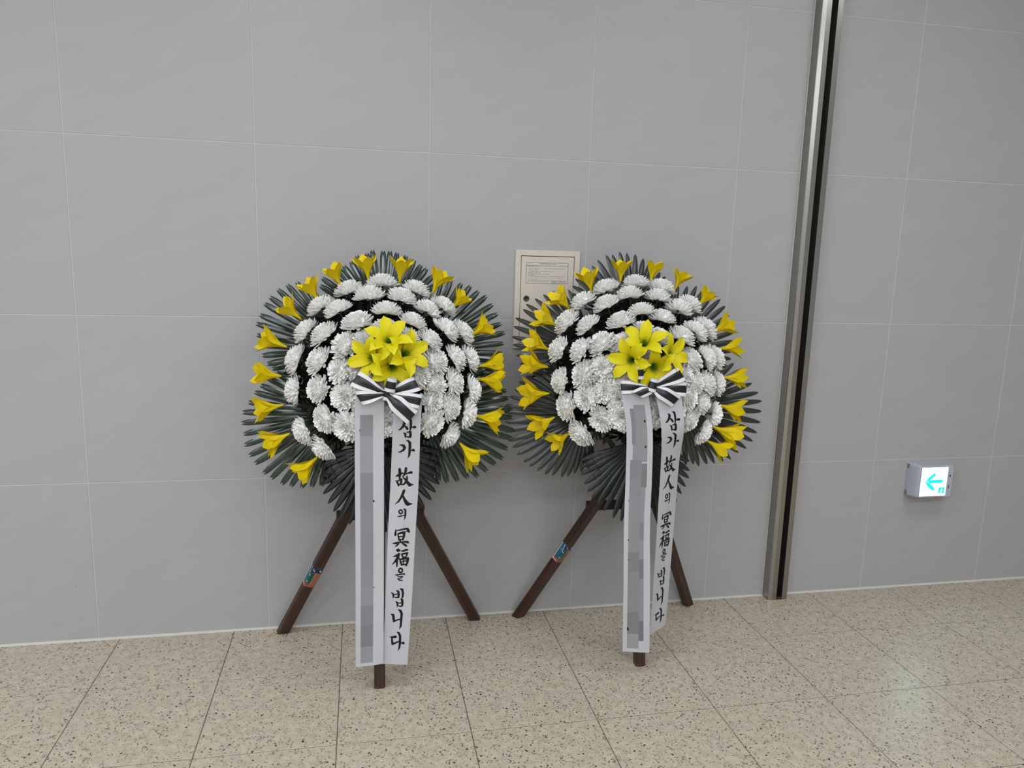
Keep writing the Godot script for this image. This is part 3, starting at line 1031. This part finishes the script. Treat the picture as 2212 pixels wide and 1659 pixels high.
func web_mesh(a0: float, a1: float, rad: float) -> ArrayMesh:
	var s := start()
	var n := 24
	for sd in [0.0, -0.003]:
		var rows := []
		for q in [0.002, rad * 0.5, rad]:
			var line := PackedVector3Array()
			for k in n + 1:
				var a := lerpf(a0, a1, float(k) / n)
				var rip: float = 0.0016 * cos(PI * k) if q >= rad * 0.99 else 0.0
				line.append(Vector3(sin(a) * q, cos(a) * q, sd + rip - 0.012 * (q / 0.1) * (q / 0.1) * 0.2))
			rows.append(line)
		sheet(s, rows, [], sd == 0.0)
	return s.commit()

func add_fan(root: Node3D, keys: Array, layer: float, kind: String, m: Material, step: float, ext: float) -> void:
	var c := Vector3(keys[0], keys[1], 0) * 0.001
	c.z = layer
	var ang := []
	var ln := []
	for i in range(2, keys.size(), 2):
		ang.append(float(keys[i]))
		ln.append(float(keys[i + 1]) * 0.001)
	var lo: float = ang[0] - ext
	var hi: float = ang[-1] + ext
	var n := int(round((hi - lo) / step))
	var fan := part("palm_leaf", web_mesh(deg_to_rad(lo), deg_to_rad(hi), 0.115 if kind == "wavy" else 0.075), m, root, Transform3D(Basis(), c))
	for i in n + 1:
		var a := lerpf(lo, hi, float(i) / n)
		var l: float
		if a <= ang[0]:
			l = ln[0] - 0.0016 * (ang[0] - a)
		elif a >= ang[-1]:
			l = ln[-1] - 0.0016 * (a - ang[-1])
		else:
			for k in ang.size() - 1:
				if a >= ang[k] and a <= ang[k + 1]:
					l = lerpf(ln[k], ln[k + 1], (a - ang[k]) / (ang[k + 1] - ang[k]))
		l = maxf(l, 0.12) * rng.randf_range(0.985, 1.012)
		var ra := deg_to_rad(a + rng.randf_range(-0.7, 0.7))
		var b := Basis(Vector3.BACK, -ra) * Basis(Vector3.UP, rng.randf_range(-0.10, 0.10)) * Basis(Vector3.RIGHT, rng.randf_range(-0.015, 0.015))
		part("blade", blades[kind], m, fan, Transform3D(b.scaled_local(Vector3(1, l / 0.30, 1)), Vector3(0, 0, 0.0009 * (i % 2))))
	if kind == "wavy": # bars that tie the blades of the lower fan together
		var s := start()
		for rr in [0.150, 0.178, 0.204]:
			for half in [0, 1]:
				var pts := []
				var rads := []
				for k in 9:
					var a := deg_to_rad(lerpf(lo, lo + 52.0, k / 8.0) if half == 0 else lerpf(hi - 52.0, hi, k / 8.0))
					pts.append(Vector3(sin(a) * rr, cos(a) * rr, -0.034 * pow(rr / 0.3, 2) - 0.0005))
					rads.append(0.0012)
				tube(s, pts, rads, 6)
		part("tie_bar", s.commit(), m, fan)

# ---------------------------------------------------------------- bars of the stand
func bar(a: Vector3, b: Vector3, w: float, d: float, ch: float, front: Vector3, flat_foot: bool) -> ArrayMesh:
	var s := start()
	var t := (b - a).normalized()
	var x := t.cross(front).normalized()
	var z := x.cross(t).normalized()
	var hw := w * 0.5
	var hd := d * 0.5
	var poly := [Vector2(-hw + ch, hd), Vector2(hw - ch, hd), Vector2(hw, hd - ch), Vector2(hw, -hd + ch), Vector2(hw - ch, -hd), Vector2(-hw + ch, -hd), Vector2(-hw, -hd + ch), Vector2(-hw, hd - ch)]
	var lo := []
	var hi := []
	for p in poly:
		var o: Vector3 = x * p.x + z * p.y
		var q := a + o
		if flat_foot:
			q -= t * (q.y / t.y)
		lo.append(q)
		hi.append(b + o)
	var ln := (b - a).length()
	var run := 0.0
	for k in 8:
		var n := (k + 1) % 8
		var m: Vector2 = (poly[k] + poly[n]) * 0.5
		var e: float = (poly[k] - poly[n]).length()
		face(s, [lo[k], lo[n], hi[n], hi[k]], x * m.x + z * m.y, [Vector2(run, 0), Vector2(run + e, 0), Vector2(run + e, ln), Vector2(run, ln)].map(func(v): return Vector2(v.x * 11.0 + a.x * 3.7, v.y * 1.1 + a.x)))
		run += e
	face(s, lo, -t)
	face(s, hi, t)
	return s.commit()

func sticker_mesh(a: Vector3, b: Vector3, w: float, d: float, ch: float, front: Vector3, u0: float, u1: float) -> ArrayMesh:
	# a printed label wrapped over the front faces of a bar
	var s := start()
	var t := (b - a).normalized()
	var x := t.cross(front).normalized()
	var z := x.cross(t).normalized()
	var hw := w * 0.5 + 0.0004
	var hd := d * 0.5 + 0.0004
	var poly := [Vector2(-hw, -hd + ch), Vector2(-hw, hd - ch), Vector2(-hw + ch, hd), Vector2(hw - ch, hd), Vector2(hw, hd - ch)]
	var p0 := a.lerp(b, u0)
	var p1 := a.lerp(b, u1)
	var total := 0.0
	for k in 4:
		total += (poly[k + 1] - poly[k]).length()
	var run := 0.0
	for k in 4:
		var e: float = (poly[k + 1] - poly[k]).length()
		var m: Vector2 = (poly[k] + poly[k + 1]) * 0.5
		var o1: Vector3 = x * poly[k].x + z * poly[k].y
		var o2: Vector3 = x * poly[k + 1].x + z * poly[k + 1].y
		face(s, [p0 + o1, p0 + o2, p1 + o2, p1 + o1], x * m.x + z * m.y, [Vector2(run / total, 1), Vector2((run + e) / total, 1), Vector2((run + e) / total, 0), Vector2(run / total, 0)])
		run += e
	return s.commit()

func sticker_texture(sd: int) -> ImageTexture:
	var im := Image.create(128, 128, false, Image.FORMAT_RGB8)
	im.fill(Color(0.20, 0.38, 0.52))
	im.fill_rect(Rect2i(0, 104, 128, 24), Color(0.66, 0.30, 0.24))
	im.fill_rect(Rect2i(38, 34, 44, 68), Color(0.08, 0.36, 0.31))
	im.fill_rect(Rect2i(82, 30, 46, 92), Color(0.66, 0.40, 0.28))
	im.fill_rect(Rect2i(30, 4, 98, 26), Color(0.13, 0.12, 0.26))
	capsule(im, Vector2(6, 122), Vector2(40, 122), 3, 3, Color(0.80, 0.82, 0.84))
	capsule(im, Vector2(3, 0), Vector2(3, 128), 4, 4, Color(0.78, 0.82, 0.86))
	capsule(im, Vector2(30, 4), Vector2(36, 34), 4, 4, Color(0.66, 0.74, 0.82))
	capsule(im, Vector2(20, 40), Vector2(52, 52), 3, 4, Color(0.62, 0.76, 0.78))
	capsule(im, Vector2(56, 12), Vector2(72, 22), 4, 4, Color(0.7, 0.72, 0.84))
	capsule(im, Vector2(104, 14), Vector2(116, 20), 5, 4, Color(0.76, 0.74, 0.82))
	capsule(im, Vector2(48, 92), Vector2(58, 92), 6, 4, Color(0.34, 0.66, 0.62))
	capsule(im, Vector2(84, 34), Vector2(84, 124), 2, 2, Color(0.80, 0.68, 0.52))
	return image_tex(im)

# ---------------------------------------------------------------- a wreath
func head_basis() -> Basis:
	var k := sqrt(1.0 + LEAN * LEAN)
	return Basis(Vector3.RIGHT, Vector3(0, 1, -LEAN) / k, Vector3(0, LEAN, 1) / k)

func make_wreath(d: Dictionary) -> void:
	var t := thing("funeral_wreath", d.label, "wreath", Vector3(d.x, 0, 0))
	var hb := head_basis()
	var head := Transform3D(hb, Vector3(0, 1.03, 0.46 - LEAN * 1.03 + 0.035))
	var inv := Vector3(d.x, 0, 0)
	# tripod stand
	var foot := Vector3(d.front - d.x, 0, 0.455)
	var tip := Vector3(0.0, 1.28, 0.46 - LEAN * 1.28 - 0.006)
	part("front_pole", bar(foot, tip, 0.036, 0.036, 0.005, Vector3.BACK, true), M.wood, t)
	for i in 2:
		var f := Vector3(d.feet[i] - d.x, 0, 0.036)
		var u := Vector3(-0.020 if i == 0 else 0.020, 0.735, 0.268)
		var turn: Vector3 = d.turn[i]
		var leg := part("back_leg", bar(f, u, 0.040, 0.034, 0.005, turn, true), M.wood, t)
		if i == 0:
			var sm := mat(DIM, 0.35)
			sm.albedo_texture = kit.sticker
			tag(part("sticker", sticker_mesh(f, u, 0.040, 0.034, 0.005, turn, d.stick[0], d.stick[1]), sm, leg), "blue, green and orange printed sticker", "")
	part("cross_bar", bevel_box(Vector3(-0.155, 0.492, 0.176), Vector3(0.155, 0.527, 0.196), 0.003), M.wood_dark, t)
	part("cross_bar_bracket", bevel_box(Vector3(-0.018, 0.497, 0.196), Vector3(0.018, 0.522, 0.340), 0.003), M.wood_dark, t)
	part("back_board", bar(head * Vector3(0, -0.30, 0.010), head * Vector3(0, 0.24, 0.010), 0.13, 0.010, 0.003, Vector3.BACK, false), M.wood_dark, t)
	# fans of plastic palm leaves, arranged in a star
	var hroot := Node3D.new()
	var star: Array = d.fans
	for i in star.size():
		var lay: float = [-0.004, -0.012, 0.002, 0.006, -0.008, 0.034][i]
		var at := star.size() - 1 == i
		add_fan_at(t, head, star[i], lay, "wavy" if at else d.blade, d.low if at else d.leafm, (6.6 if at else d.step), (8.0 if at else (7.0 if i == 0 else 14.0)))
	hroot.free()
	# the padded dome and its greenery
	var s := start()
	var rows := []
	for k in 10:
		var a := PI * 0.5 * k / 9.0
		var line := PackedVector3Array()
		for j in 33:
			var w := TAU * j / 32
			line.append(Vector3(d.c + cos(w) * 0.255 * cos(a), sin(w) * 0.235 * cos(a) + 0.012, 0.012 + 0.115 * sin(a)))
		rows.append(line)
	sheet(s, rows, [], true)
	part("foam_dome", s.commit(), M.core, t, head)
	var mm := MultiMesh.new()
	mm.transform_format = MultiMesh.TRANSFORM_3D
	mm.mesh = kit.leaf
	mm.instance_count = 1100
	for i in mm.instance_count:
		var w := rng.randf() * TAU
		var a := PI * 0.5 * pow(rng.randf(), 0.9)
		var ca := cos(a)
		var o := Vector3(cos(w) * ca, sin(w) * ca, sin(a))
		var p := Vector3(d.c + o.x * 0.275, o.y * 0.252 + 0.01, 0.010 + 0.130 * o.z)
		var tang := Vector3(-sin(w), cos(w), 0).rotated(o, rng.randf() * TAU)
		var y := (o * rng.randf_range(0.1, 0.9) + tang).normalized()
		var x := y.cross(o).normalized()
		mm.set_instance_transform(i, Transform3D(Basis(x, y, x.cross(y)).scaled_local(Vector3.ONE * rng.randf_range(0.7, 1.25)), p))
	var mi := MultiMeshInstance3D.new()
	mi.name = "foliage"
	mi.multimesh = mm
	mi.material_override = M.leaf
	mi.transform = head
	mi.set_meta("kind", "stuff")
	t.add_child(mi, true)
	# white chrysanthemums in four rings
	var rings: Dictionary = d.mums
	var dep := {"outer": 0.095, "second": 0.145, "third": 0.172, "inner": 0.186, "hidden": 0.182}
	for key in rings:
		var l: Array = rings[key]
		for i in range(0, l.size(), 2):
			var p := Vector3(l[i] * 0.001, l[i + 1] * 0.001, dep[key])
			var rad := Vector3(p.x - d.c, p.y, 0).normalized()
			rad = Vector3(p.x - d.c, p.y + 0.075, 0)
			var th := deg_to_rad(minf(93.0 * pow(rad.length() / 0.31, 1.3), 85.0) + rng.randf_range(-5, 5))
			rad = rad.normalized()
			var axis := (rad * sin(th) + Vector3.BACK * cos(th)).normalized()
			axis = (axis + Vector3(rng.randf_range(-0.06, 0.06), rng.randf_range(-0.06, 0.06), 0)).normalized()
			var sc: float = rng.randf_range(0.95, 1.07) * (1.0 if key == "outer" else 0.99)
			var o := part("chrysanthemum", kit.mums[rng.randi() % kit.mums.size()], M.white, t, head * aligned(p - axis * 0.019, axis, rng.randf() * TAU, sc))
			part("stem", kit.mum_stem, M.stem, o)
	# yellow lilies round the rim and a cluster in the middle
	for q in d.lilies:
		var a := Vector3(q[0] * 0.001, q[1] * 0.001, 0.055)
		var b := Vector3(q[2] * 0.001, q[3] * 0.001, 0.072)
		var ln := (b - a).length()
		add_lily_at(t, head, a, b - a, rng.randf() * TAU, clampf(ln / 0.071, 0.9, 1.3), false)
	var oc: Array = d.open
	for i in range(0, oc.size(), 2):
		var p := Vector3(oc[i] * 0.001, oc[i + 1] * 0.001, 0.222)
		var away := Vector3(oc[i] * 0.001 - d.mid.x, oc[i + 1] * 0.001 - d.mid.y, 0)
		var axis := Vector3(d.look.x, d.look.y, 1.0) + away * 13.0
		add_lily_at(t, head, p - axis.normalized() * 0.016, axis, rng.randf() * TAU, 1.0, true)
	for q in d.sticks:
		var st := start()
		tube(st, [Vector3(q[0], q[1], q[2]) * 0.001, Vector3(q[3], q[4], q[5]) * 0.001], [0.0015, 0.0013], 6)
		part("wooden_pick", st.commit(), M.stick, t, head)

func add_fan_at(t: Node3D, head: Transform3D, keys: Array, layer: float, kind: String, m: Material, step: float, ext: float) -> void:
	add_fan(t, keys, layer, kind, m, step, ext)
	var f: Node3D = t.get_child(t.get_child_count() - 1)
	f.transform = head * f.transform

func add_lily_at(t: Node3D, head: Transform3D, at: Vector3, axis: Vector3, roll: float, sc: float, open: bool) -> void:
	add_lily(t, at, axis, roll, sc, open)
	var f: Node3D = t.get_child(t.get_child_count() - 1)
	f.transform = head * f.transform

# ---------------------------------------------------------------- bows and sashes
func loop_mesh(k: Vector3, e0: Vector3, e1: Vector3, puff: float, pinch: float) -> ArrayMesh:
	# a ribbon loop: out from the knot k on the near side, round the end edge e0-e1, and back behind
	var s := start()
	var mid := (e0 + e1) * 0.5
	var half := (e1 - e0) * 0.5
	var rows := []
	var n := 28
	for i in n + 1:
		var th := TAU * i / n
		var al := (1.0 - cos(th)) * 0.5
		var bulge := puff * sin(th) * pow(al, 0.55)
		var w := lerpf(pinch, 1.0, smoothstep(0.0, 0.9, al))
		var c := k.lerp(mid, al) + Vector3.BACK * bulge
		var line := PackedVector3Array()
		for j in 9:
			var u := (j - 4) / 4.0
			line.append(c + half * u * w + Vector3.BACK * (0.004 * cos(u * 4.5 + 1.0) * (1.0 - al)))
		rows.append(line)
	sheet(s, rows)
	return s.commit()

func tail_mesh(k: Vector3, e0: Vector3, e1: Vector3, pinch: float, swell: float) -> ArrayMesh:
	var s := start()
	var mid := (e0 + e1) * 0.5
	var half := (e1 - e0) * 0.5
	var rows := []
	for i in 17:
		var t := i / 16.0
		var c := k.lerp(mid, t) + Vector3.BACK * swell * sin(PI * t)
		var w := lerpf(pinch, 1.0, smoothstep(0.0, 0.45, t))
		var line := PackedVector3Array()
		for j in 9:
			var u := (j - 4) / 4.0
			line.append(c + half * u * w + Vector3.BACK * 0.003 * cos(u * 3.0) * (1.0 - t * 0.6))
		rows.append(line)
	sheet(s, rows)
	return s.commit()

func ring_mesh(c: Vector3, axis: Vector3, r0: float, r1: float, h: float, squash := 1.0) -> ArrayMesh:
	# a band of ribbon rolled into a ring round the axis
	var s := start()
	var y := axis.normalized()
	var x := y.cross(Vector3.BACK).normalized()
	var z := x.cross(y).normalized()
	var rows := []
	for i in 33:
		var w := TAU * i / 32 + PI * 0.5
		var line := PackedVector3Array()
		for j in 7:
			var u := j / 6.0
			var r := lerpf(r0, r1, u)
			line.append(c + (x * cos(w) + z * sin(w) * squash) * r + y * (0.5 - u) * h)
		rows.append(line)
	sheet(s, rows)
	return s.commit()

func make_bow(d: Dictionary) -> void:
	var head := Transform3D(head_basis(), Vector3(0, 1.03, 0.46 - LEAN * 1.03 + 0.035))
	var z := 0.245
	var k := Vector3(d.knot[0] * 0.001, d.knot[1] * 0.001, z)
	var org := Vector3(d.x, 0, 0) + head * k
	var t := thing("ribbon_bow", d.label, "bow", org)
	var loc := Transform3D(head.basis, Vector3.ZERO)
	for q in d.loops:
		var e0 := Vector3(q[1], q[2], 0) * 0.001 + Vector3(0, 0, z + q[5] * 0.001) - k
		var e1 := Vector3(q[3], q[4], 0) * 0.001 + Vector3(0, 0, z + q[6] * 0.001) - k
		if q[0] == "loop":
			part("loop", loop_mesh(Vector3(0, 0, q[8] * 0.001), e0, e1, q[7] * 0.001, 0.34), M.ribbon, t, loc)
		else:
			part("tail", tail_mesh(Vector3(0, 0, q[8] * 0.001), e0, e1, 0.4, q[7] * 0.001), M.ribbon, t, loc)
	for q in d.rings:
		part("loop" if q[7] > 0 else "knot", ring_mesh(Vector3(q[0], q[1], q[2]) * 0.001, Vector3(q[3], q[4], q[8]), q[5] * 0.001, q[6] * 0.001, 0.042 if q[8] < 0.9 else 0.026, 0.8), M.ribbon if q[8] < 0.9 else M.ribbon_white, t, loc)

func make_sash(path: Array, kind: int, v0: float, v1: float, label: String) -> void:
	# path: rows of left edge and right edge, top to bottom
	var org: Vector3 = (path[0][0] + path[0][1]) * 0.5
	var rows := []
	var n := 40
	for i in n + 1:
		var want: float = lerpf(path[0][0].y, path[-1][0].y, float(i) / n)
		var a := 0
		while a < path.size() - 2 and path[a + 1][0].y > want:
			a += 1
		var f: float = clampf((path[a][0].y - want) / (path[a][0].y - path[a + 1][0].y), 0.0, 1.0)
		var t := a + f
		var pts := []
		for e in 2:
			var p0: Vector3 = path[maxi(a - 1, 0)][e]
			var p1: Vector3 = path[a][e]
			var p2: Vector3 = path[a + 1][e]
			var p3: Vector3 = path[mini(a + 2, path.size() - 1)][e]
			pts.append(p1.cubic_interpolate(p2, p0, p3, f))
		var line := PackedVector3Array()
		for j in 7:
			var u := j / 6.0
			line.append(pts[0].lerp(pts[1], u) - org + Vector3.BACK * 0.0016 * sin(u * 5.0 + t * 2.1))
		rows.append(line)
	var s := start()
	sheet(s, rows, [], false, Vector2(0, v0), Vector2(1, v1))
	var m := part(numbered("condolence_sash"), s.commit(), M.sash[kind], self, Transform3D(Basis(), org))
	tag(m, label, "ribbon sash")

func leaf_mesh() -> ArrayMesh:
	var s := start()
	var rows := []
	for i in 7:
		var t := i / 6.0
		var w := 0.0105 * sin(PI * pow(t, 0.8)) * (1.0 + 0.35 * cos(t * 21.0)) + 0.0008
		rows.append(PackedVector3Array([Vector3(-w, t * 0.046, 0.004 * t), Vector3(0, t * 0.048, -0.003 + 0.008 * t * t), Vector3(w, t * 0.046, 0.004 * t)]))
	sheet(s, rows)
	return s.commit()

func make_kit() -> void:
	kit.mums = []
	for i in 5:
		kit.mums.append(chrysanthemum_mesh(100 + i))
	kit.mum_stem = chrysanthemum_stem()
	kit.petals = [lily_petal(0.0, 1), lily_petal(0.0, 2), lily_petal(0.0, 3)]
	kit.petals_open = [lily_petal(1.0, 4), lily_petal(1.0, 5), lily_petal(1.0, 6)]
	kit.throat = lily_throat(0.0)
	kit.throat_open = lily_throat(1.0)
	kit.stamens = stamens()
	var s := start()
	tube(s, [Vector3(0, -0.06, 0), Vector3(0, -0.003, 0)], [0.0013, 0.0013], 6)
	kit.lily_stem = s.commit()
	kit.leaf = leaf_mesh()
	kit.sticker = sticker_texture(1)
	for k in ["notched", "oval", "wavy"]:
		blades[k] = blade_mesh(k)

func _ready() -> void:
	rng.seed = 20240
	var cam := Camera3D.new()
	cam.name = "camera"
	cam.position = Vector3(0.9583, 1.4467, 2.8027)
	cam.rotation = Vector3(-0.17265, -0.20010, 0.02843)
	cam.fov = 54.233
	cam.near = 0.05
	add_child(cam)
	cam.current = true
	var we := WorldEnvironment.new()
	we.name = "environment"
	var env := Environment.new()
	env.background_mode = Environment.BG_COLOR
	env.background_color = Color(0.2, 0.2, 0.2)
	env.tonemap_mode = Environment.TONE_MAPPER_LINEAR
	env.tonemap_exposure = EXPOSURE
	env.sdfgi_enabled = true
	env.ssao_enabled = true
	env.ssil_enabled = true
	we.environment = env
	add_child(we)
	build_lamps_materials_first()
	build_room()
	build_rail()
	build_cabinet()
	build_exit_sign()
	make_kit()
	make_wreath(wreath_left())
	make_wreath(wreath_right())
	make_bow({"x": 1.02, "knot": [9, -68], "label": "black and white striped bow tied on the front of the left wreath",
		"loops": [["loop", -70, 2, -99, -41, 4, 4, 13, 2], ["loop", -85, -60, -62, -100, 8, 8, 11, 6], ["loop", 91, -15, 115, -57, 2, 2, 13, 0], ["loop", 120, -72, 107, -114, 8, 8, 11, 6], ["tail", 104, -121, 70, -160, 10, 10, 10, 10]],
		"rings": [[14, 28, 18, 0.22, 1.0, 14, 17, 1, 0.25], [2, 2, 8, 0.25, 1.0, 9, 9, 0, 0.25], [-38, 60, -6, 0.10, 0.25, 15, 18, 1, 1.0]]})
	make_bow({"x": 1.945, "knot": [-62, -54], "label": "black and white striped bow tied on the front of the right wreath",
		"loops": [["loop", -168, -31, -165, -74, 2, 2, 12, 0], ["tail", -136, -66, -96, -88, 14, 14, 4, 10], ["loop", 29, 13, 57, -30, 6, 6, 12, 4], ["loop", 62, -38, 58, -84, 2, 2, 11, 0], ["tail", 38, -84, 3, -118, 10, 10, 12, 10]],
		"rings": [[-43, 49, 12, -0.05, 1.0, 11, 14, 1, 0.25], [1, 8, 12, 0.25, 1.0, 13, 17, 0, 0.25]]})
	make_sash([[Vector3(0.936, 1.000, 0.522), Vector3(1.024, 1.000, 0.522)], [Vector3(0.9345, 0.88, 0.517), Vector3(1.023, 0.88, 0.517)], [Vector3(0.934, 0.70, 0.512), Vector3(1.023, 0.70, 0.512)], [Vector3(0.934, 0.50, 0.510), Vector3(1.0225, 0.50, 0.510)], [Vector3(0.933, 0.30, 0.510), Vector3(1.022, 0.30, 0.510)], [Vector3(0.931, 0.105, 0.510), Vector3(1.0195, 0.112, 0.510)]], 1, 0.0, 0.986, "white ribbon sash with a column of grey blocks hanging on the left wreath")
	make_sash([[Vector3(1.052, 1.000, 0.534), Vector3(1.139, 1.000, 0.534)], [Vector3(1.049, 0.90, 0.528), Vector3(1.134, 0.90, 0.528)], [Vector3(1.043, 0.72, 0.508), Vector3(1.131, 0.72, 0.508)], [Vector3(1.035, 0.54, 0.504), Vector3(1.122, 0.54, 0.504)], [Vector3(1.027, 0.32, 0.502), Vector3(1.112, 0.32, 0.502)], [Vector3(1.018, 0.104, 0.500), Vector3(1.099, 0.096, 0.500)]], 0, 0.0, 1.0, "white ribbon sash brushed with black Korean mourning words hanging on the left wreath")
	make_sash([[Vector3(1.780, 1.010, 0.530), Vector3(1.874, 1.010, 0.530)], [Vector3(1.805, 0.89, 0.530), Vector3(1.896, 0.89, 0.530)], [Vector3(1.813, 0.72, 0.530), Vector3(1.905, 0.72, 0.530)], [Vector3(1.816, 0.56, 0.530), Vector3(1.909, 0.56, 0.530)], [Vector3(1.827, 0.32, 0.530), Vector3(1.923, 0.32, 0.530)], [Vector3(1.837, 0.098, 0.530), Vector3(1.936, 0.086, 0.530)]], 2, -0.0276, 0.986, "white ribbon sash with a stepped column of grey blocks hanging on the right wreath")
	make_sash([[Vector3(1.895, 1.010, 0.540), Vector3(1.985, 1.010, 0.540)], [Vector3(1.922, 0.89, 0.542), Vector3(2.007, 0.89, 0.530)], [Vector3(1.941, 0.76, 0.514), Vector3(2.026, 0.76, 0.470)], [Vector3(1.947, 0.58, 0.500), Vector3(2.038, 0.57, 0.440)], [Vector3(1.947, 0.34, 0.500), Vector3(2.033, 0.34, 0.440)], [Vector3(1.947, 0.135, 0.500), Vector3(2.030, 0.137, 0.440)]], 0, 0.0044, 0.969, "white ribbon sash with black brushed Korean words twisted sideways on the right wreath")

func build_lamps_materials_first() -> void:
	make_materials()
	build_lamps()
